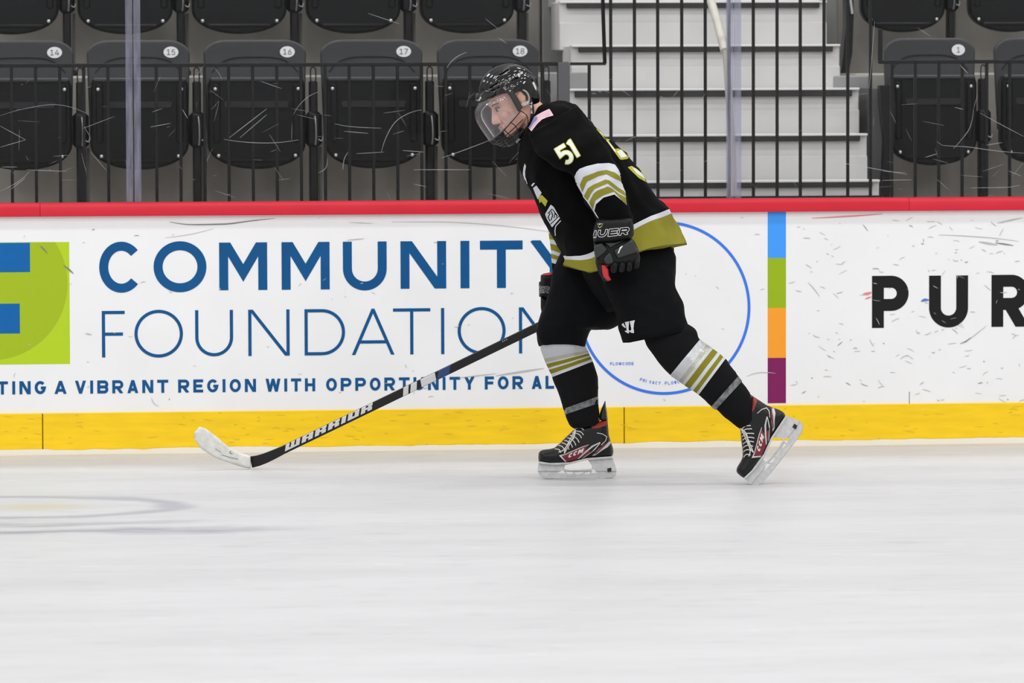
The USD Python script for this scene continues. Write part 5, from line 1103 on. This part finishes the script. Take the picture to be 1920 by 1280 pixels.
wires = [tube(level(*a)[1:-1] if i else level(a[0], a[1] - .004, a[2], a[3] - .004, a[4]), 0.0021, 6) for i, a in enumerate(cg)]
q = PchipInterpolator(np.linspace(0, 1, 5), np.array(cg))(np.linspace(0, 1, 12)); grid = np.array([level(*a) for a in q])
for j in range(0, 41, 4): wires.append(tube(grid[:, j], 0.0019, 6))
part(hel, 'cage', cat(wires), m_wire, smooth=60, label='black wire cage over the mouth and chin')
cc_ = sheet([(0.058, -0.118, 0.100, -0.118, 0.040), (0.056, -0.140, 0.100, -0.138, 0.042), (0.058, -0.152, 0.094, -0.150, 0.034)], 6, 0.004)
ccp = part(hel, 'chin_cup', cc_, m_matteblack, smooth=50)
g_ = affinity.affine_transform(px_text('BAUER', (0, 0), (1, 0), (0, 1), 15, 5, 1.2, gap=0.2), [0.62, -0.45, -0.78, -0.89, *c2(668, 1140)])
mm = drape(g_, Cast(shell, *wires, cc_, tj), 0.0016, 0.7)
if mm is not None and len(mm.faces): part(ccp, 'lettering', mm, m_white_print, smooth=True, label='white lettering on the cage')

# ------------------------------------------------------------------ the stick
heel = PZ(472, 878, 0.004); YB0 = float(heel[1])
xs0, xs1 = 500.0, 1092.0
def ystick(px): return YB0 + (YP + 0.40 - YB0) * (np.asarray(px, float) - 500.0) / (1041.0 - 500.0)
stick = thing('hockey_stick', 'black hockey stick with white taped blade, held low in front of the skater', 'hockey stick', tuple(heel))
top = lambda px: 715 / 2.8235 + 580 + (px - c6(545, 0)[0]) * ((65 - 715) / (1890 - 545))
cen = [(px, (top(px) + 15.2 / 2 + 1.5)) for px in np.linspace(531, xs1, 24)]
cen = [(471, 866), (484, 863.3), (497, 858.8), (510, 853.2), (521, 848.1)] + cen
pc = np.array([P(a, b, float(ystick(a))) for a, b in cen])
prof2 = Polygon([(-0.0165, -0.0105), (0.0165, -0.0105), (0.0165, 0.0105), (-0.0165, 0.0105)]).buffer(-0.004).buffer(0.004, 6)
pr = np.array(prof2.exterior.coords)[:-1]; V = []
for i, c in enumerate(pc):
    t = pc[min(i + 1, len(pc) - 1)] - pc[max(i - 1, 0)]; t /= np.linalg.norm(t); nrm = np.cross(t, [0, 1.0, 0]); nrm /= np.linalg.norm(nrm); b = np.cross(t, nrm)
    k = 1.0 if i > 5 else 1.0 + 0.42 * (1 - i / 5) ; kd = 1.0 if i > 5 else 0.5 + 0.1 * i
    V.append(c + pr[:, :1] * nrm * k + pr[:, 1:] * b * kd)
V = np.vstack(V); kk = len(pr); F = []
for i in range(len(pc) - 1):
    for j in range(kk):
        j2 = (j + 1) % kk; F += [[i * kk + j, i * kk + j2, (i + 1) * kk + j2], [i * kk + j, (i + 1) * kk + j2, (i + 1) * kk + j]]
V = np.vstack([V, pc[0], pc[-1]])
for j in range(kk):
    j2 = (j + 1) % kk; F += [[len(V) - 2, j2, j], [len(V) - 1, (len(pc) - 1) * kk + j, (len(pc) - 1) * kk + j2]]
shaft = trimesh.Trimesh(V, F, process=False); shaft.fix_normals()
shp = part(stick, 'shaft', shaft, m_stick, smooth=40)
blade_out = lmap(c6, [(95, 620), (130, 630), (180, 668), (225, 706), (265, 738), (310, 758), (366, 776), (368, 843), (330, 836), (250, 811), (180, 786), (110, 741), (70, 692), (69, 652)])
yb = lambda px, py: YB0 - 0.02 * ((472 - px) / 100) ** 2 + 0.035 * (472 - px) / 100
bl = inflate(blade_out, 0.0085, 5.0, yb, step=2.0, smooth_px=2.0)
blp = part(stick, 'blade', bl, m_tape, smooth=True, label='blade wrapped in worn white tape')
Cb = Cast(bl)
for pts, w in ((([(262, 748), (255, 760), (270, 764)]), 0.7), (([(215, 770), (265, 785), (300, 792)]), 0.6), (([(180, 738), (210, 756)]), 0.4)):
    mm = drape(LineString(lmap(c6, pts)).buffer(w), Cb, 0.001, 0.8)
    if mm is not None and len(mm.faces): part(blp, 'tape_scuff', mm, m_scuff_dark, smooth=True)
Cst = Cast(shaft)
sd = np.array([1890 - 545, 65 - 715], float); sd /= np.linalg.norm(sd); upd = np.array([sd[1], -sd[0]])
def along(s, h): o = np.array(c6(545, 737)); q = o + sd * s + upd * h * -1; return q
def spoly(pts): return Polygon([tuple(np.array(c6(545, 752)) + sd * s + np.array([sd[1], -sd[0]]) * h) for s, h in pts])
if True:
    o = np.array(c6(548, 753)); L_ = np.linalg.norm(np.array(c6(1015, 525)) - o)
    e1 = np.array([sd[1], -sd[0]]); e1 = e1 * -1 if e1[1] > 0 else e1
    hh = 16.0; slab_ = lambda w, *cuts: sbox(0, 0, w, hh).difference(unary_union([sbox(*c) for c in cuts]))
    GL = {'W': slab_(26, (7, 4, 9.8, hh), (16, 4, 18.8, hh)), 'A': slab_(20, (8, 0, 12, 4.5), (8, 8, 12, 11.5)), 'R': slab_(20, (8, 0, 12, 4.5), (8, 8.5, 12, 12), (18.4, 6, 20, 8)), 'I': sbox(0, 0, 8, hh), 'O': slab_(20, (8, 4.2, 12, 11.8))}
    x_ = 0.0; gs = []
    for ch in 'WARRIOR': gs.append(affinity.translate(GL[ch], x_, 0)); x_ += GL[ch].bounds[2] + 3.6
    g_ = affinity.scale(unary_union(gs), (L_ - 3) / (x_ - 3.6), 1, origin=(0, 0))
    g_ = affinity.affine_transform(g_, [sd[0], 0.15, sd[1], -1.0, o[0], o[1] - 0.5])
    part(shp, 'lettering', drape(g_, Cst, 0.0012, 1.0), m_white_print, smooth=True, label='white slanted letters WARRIOR')
    def para(s0, s1_, slant, m_, nm, lab=None, h0=-4, h1=22):
        q_ = [o + sd * (s0 - slant * .0) + e1 * h0, o + sd * s1_ + e1 * h0, o + sd * (s1_ + slant) + e1 * h1, o + sd * (s0 + slant) + e1 * h1]
        mm = drape(Polygon([tuple(a) for a in q_]).buffer(0), Cst, 0.0011, 1.0)
        if mm is not None and len(mm.faces): part(shp, nm, mm, m_, smooth=True, label=lab)
    S = lambda x: (np.array(c6(x, 752 - (x - 548) * 0.4833)) - o) @ sd
    para(S(1168), S(1196), 14, m_white_print, 'slanted_stripe', 'white slanted stripe'); para(S(1207), S(1240), 14, m_white_print, 'slanted_stripe', 'white slanted stripe'); para(S(1268), S(1345), 7, m_white_print, 'white_band', 'broad white band')
    para(S(1348), S(1412), 18, m_stickblue, 'blue_band', 'dark blue band')
    ln = [o + sd * S(x) + e1 * 13.6 for x in (1440, 1660, 1880)]
    mm = drape(LineString([tuple(a) for a in ln]).buffer(0.9), Cst, 0.0011, 0.8)
    if mm is not None and len(mm.faces): part(shp, 'blue_edge_line', mm, m_stickblue, smooth=True)
    for x in (1712, 1722, 1732):
        a = o + sd * S(x) + e1 * 8.5; mm = drape(Point(*a).buffer(1.0), Cst, 0.0011, 0.6)
        if mm is not None and len(mm.faces): part(shp, 'dot_print', mm, m_white_print, smooth=True)
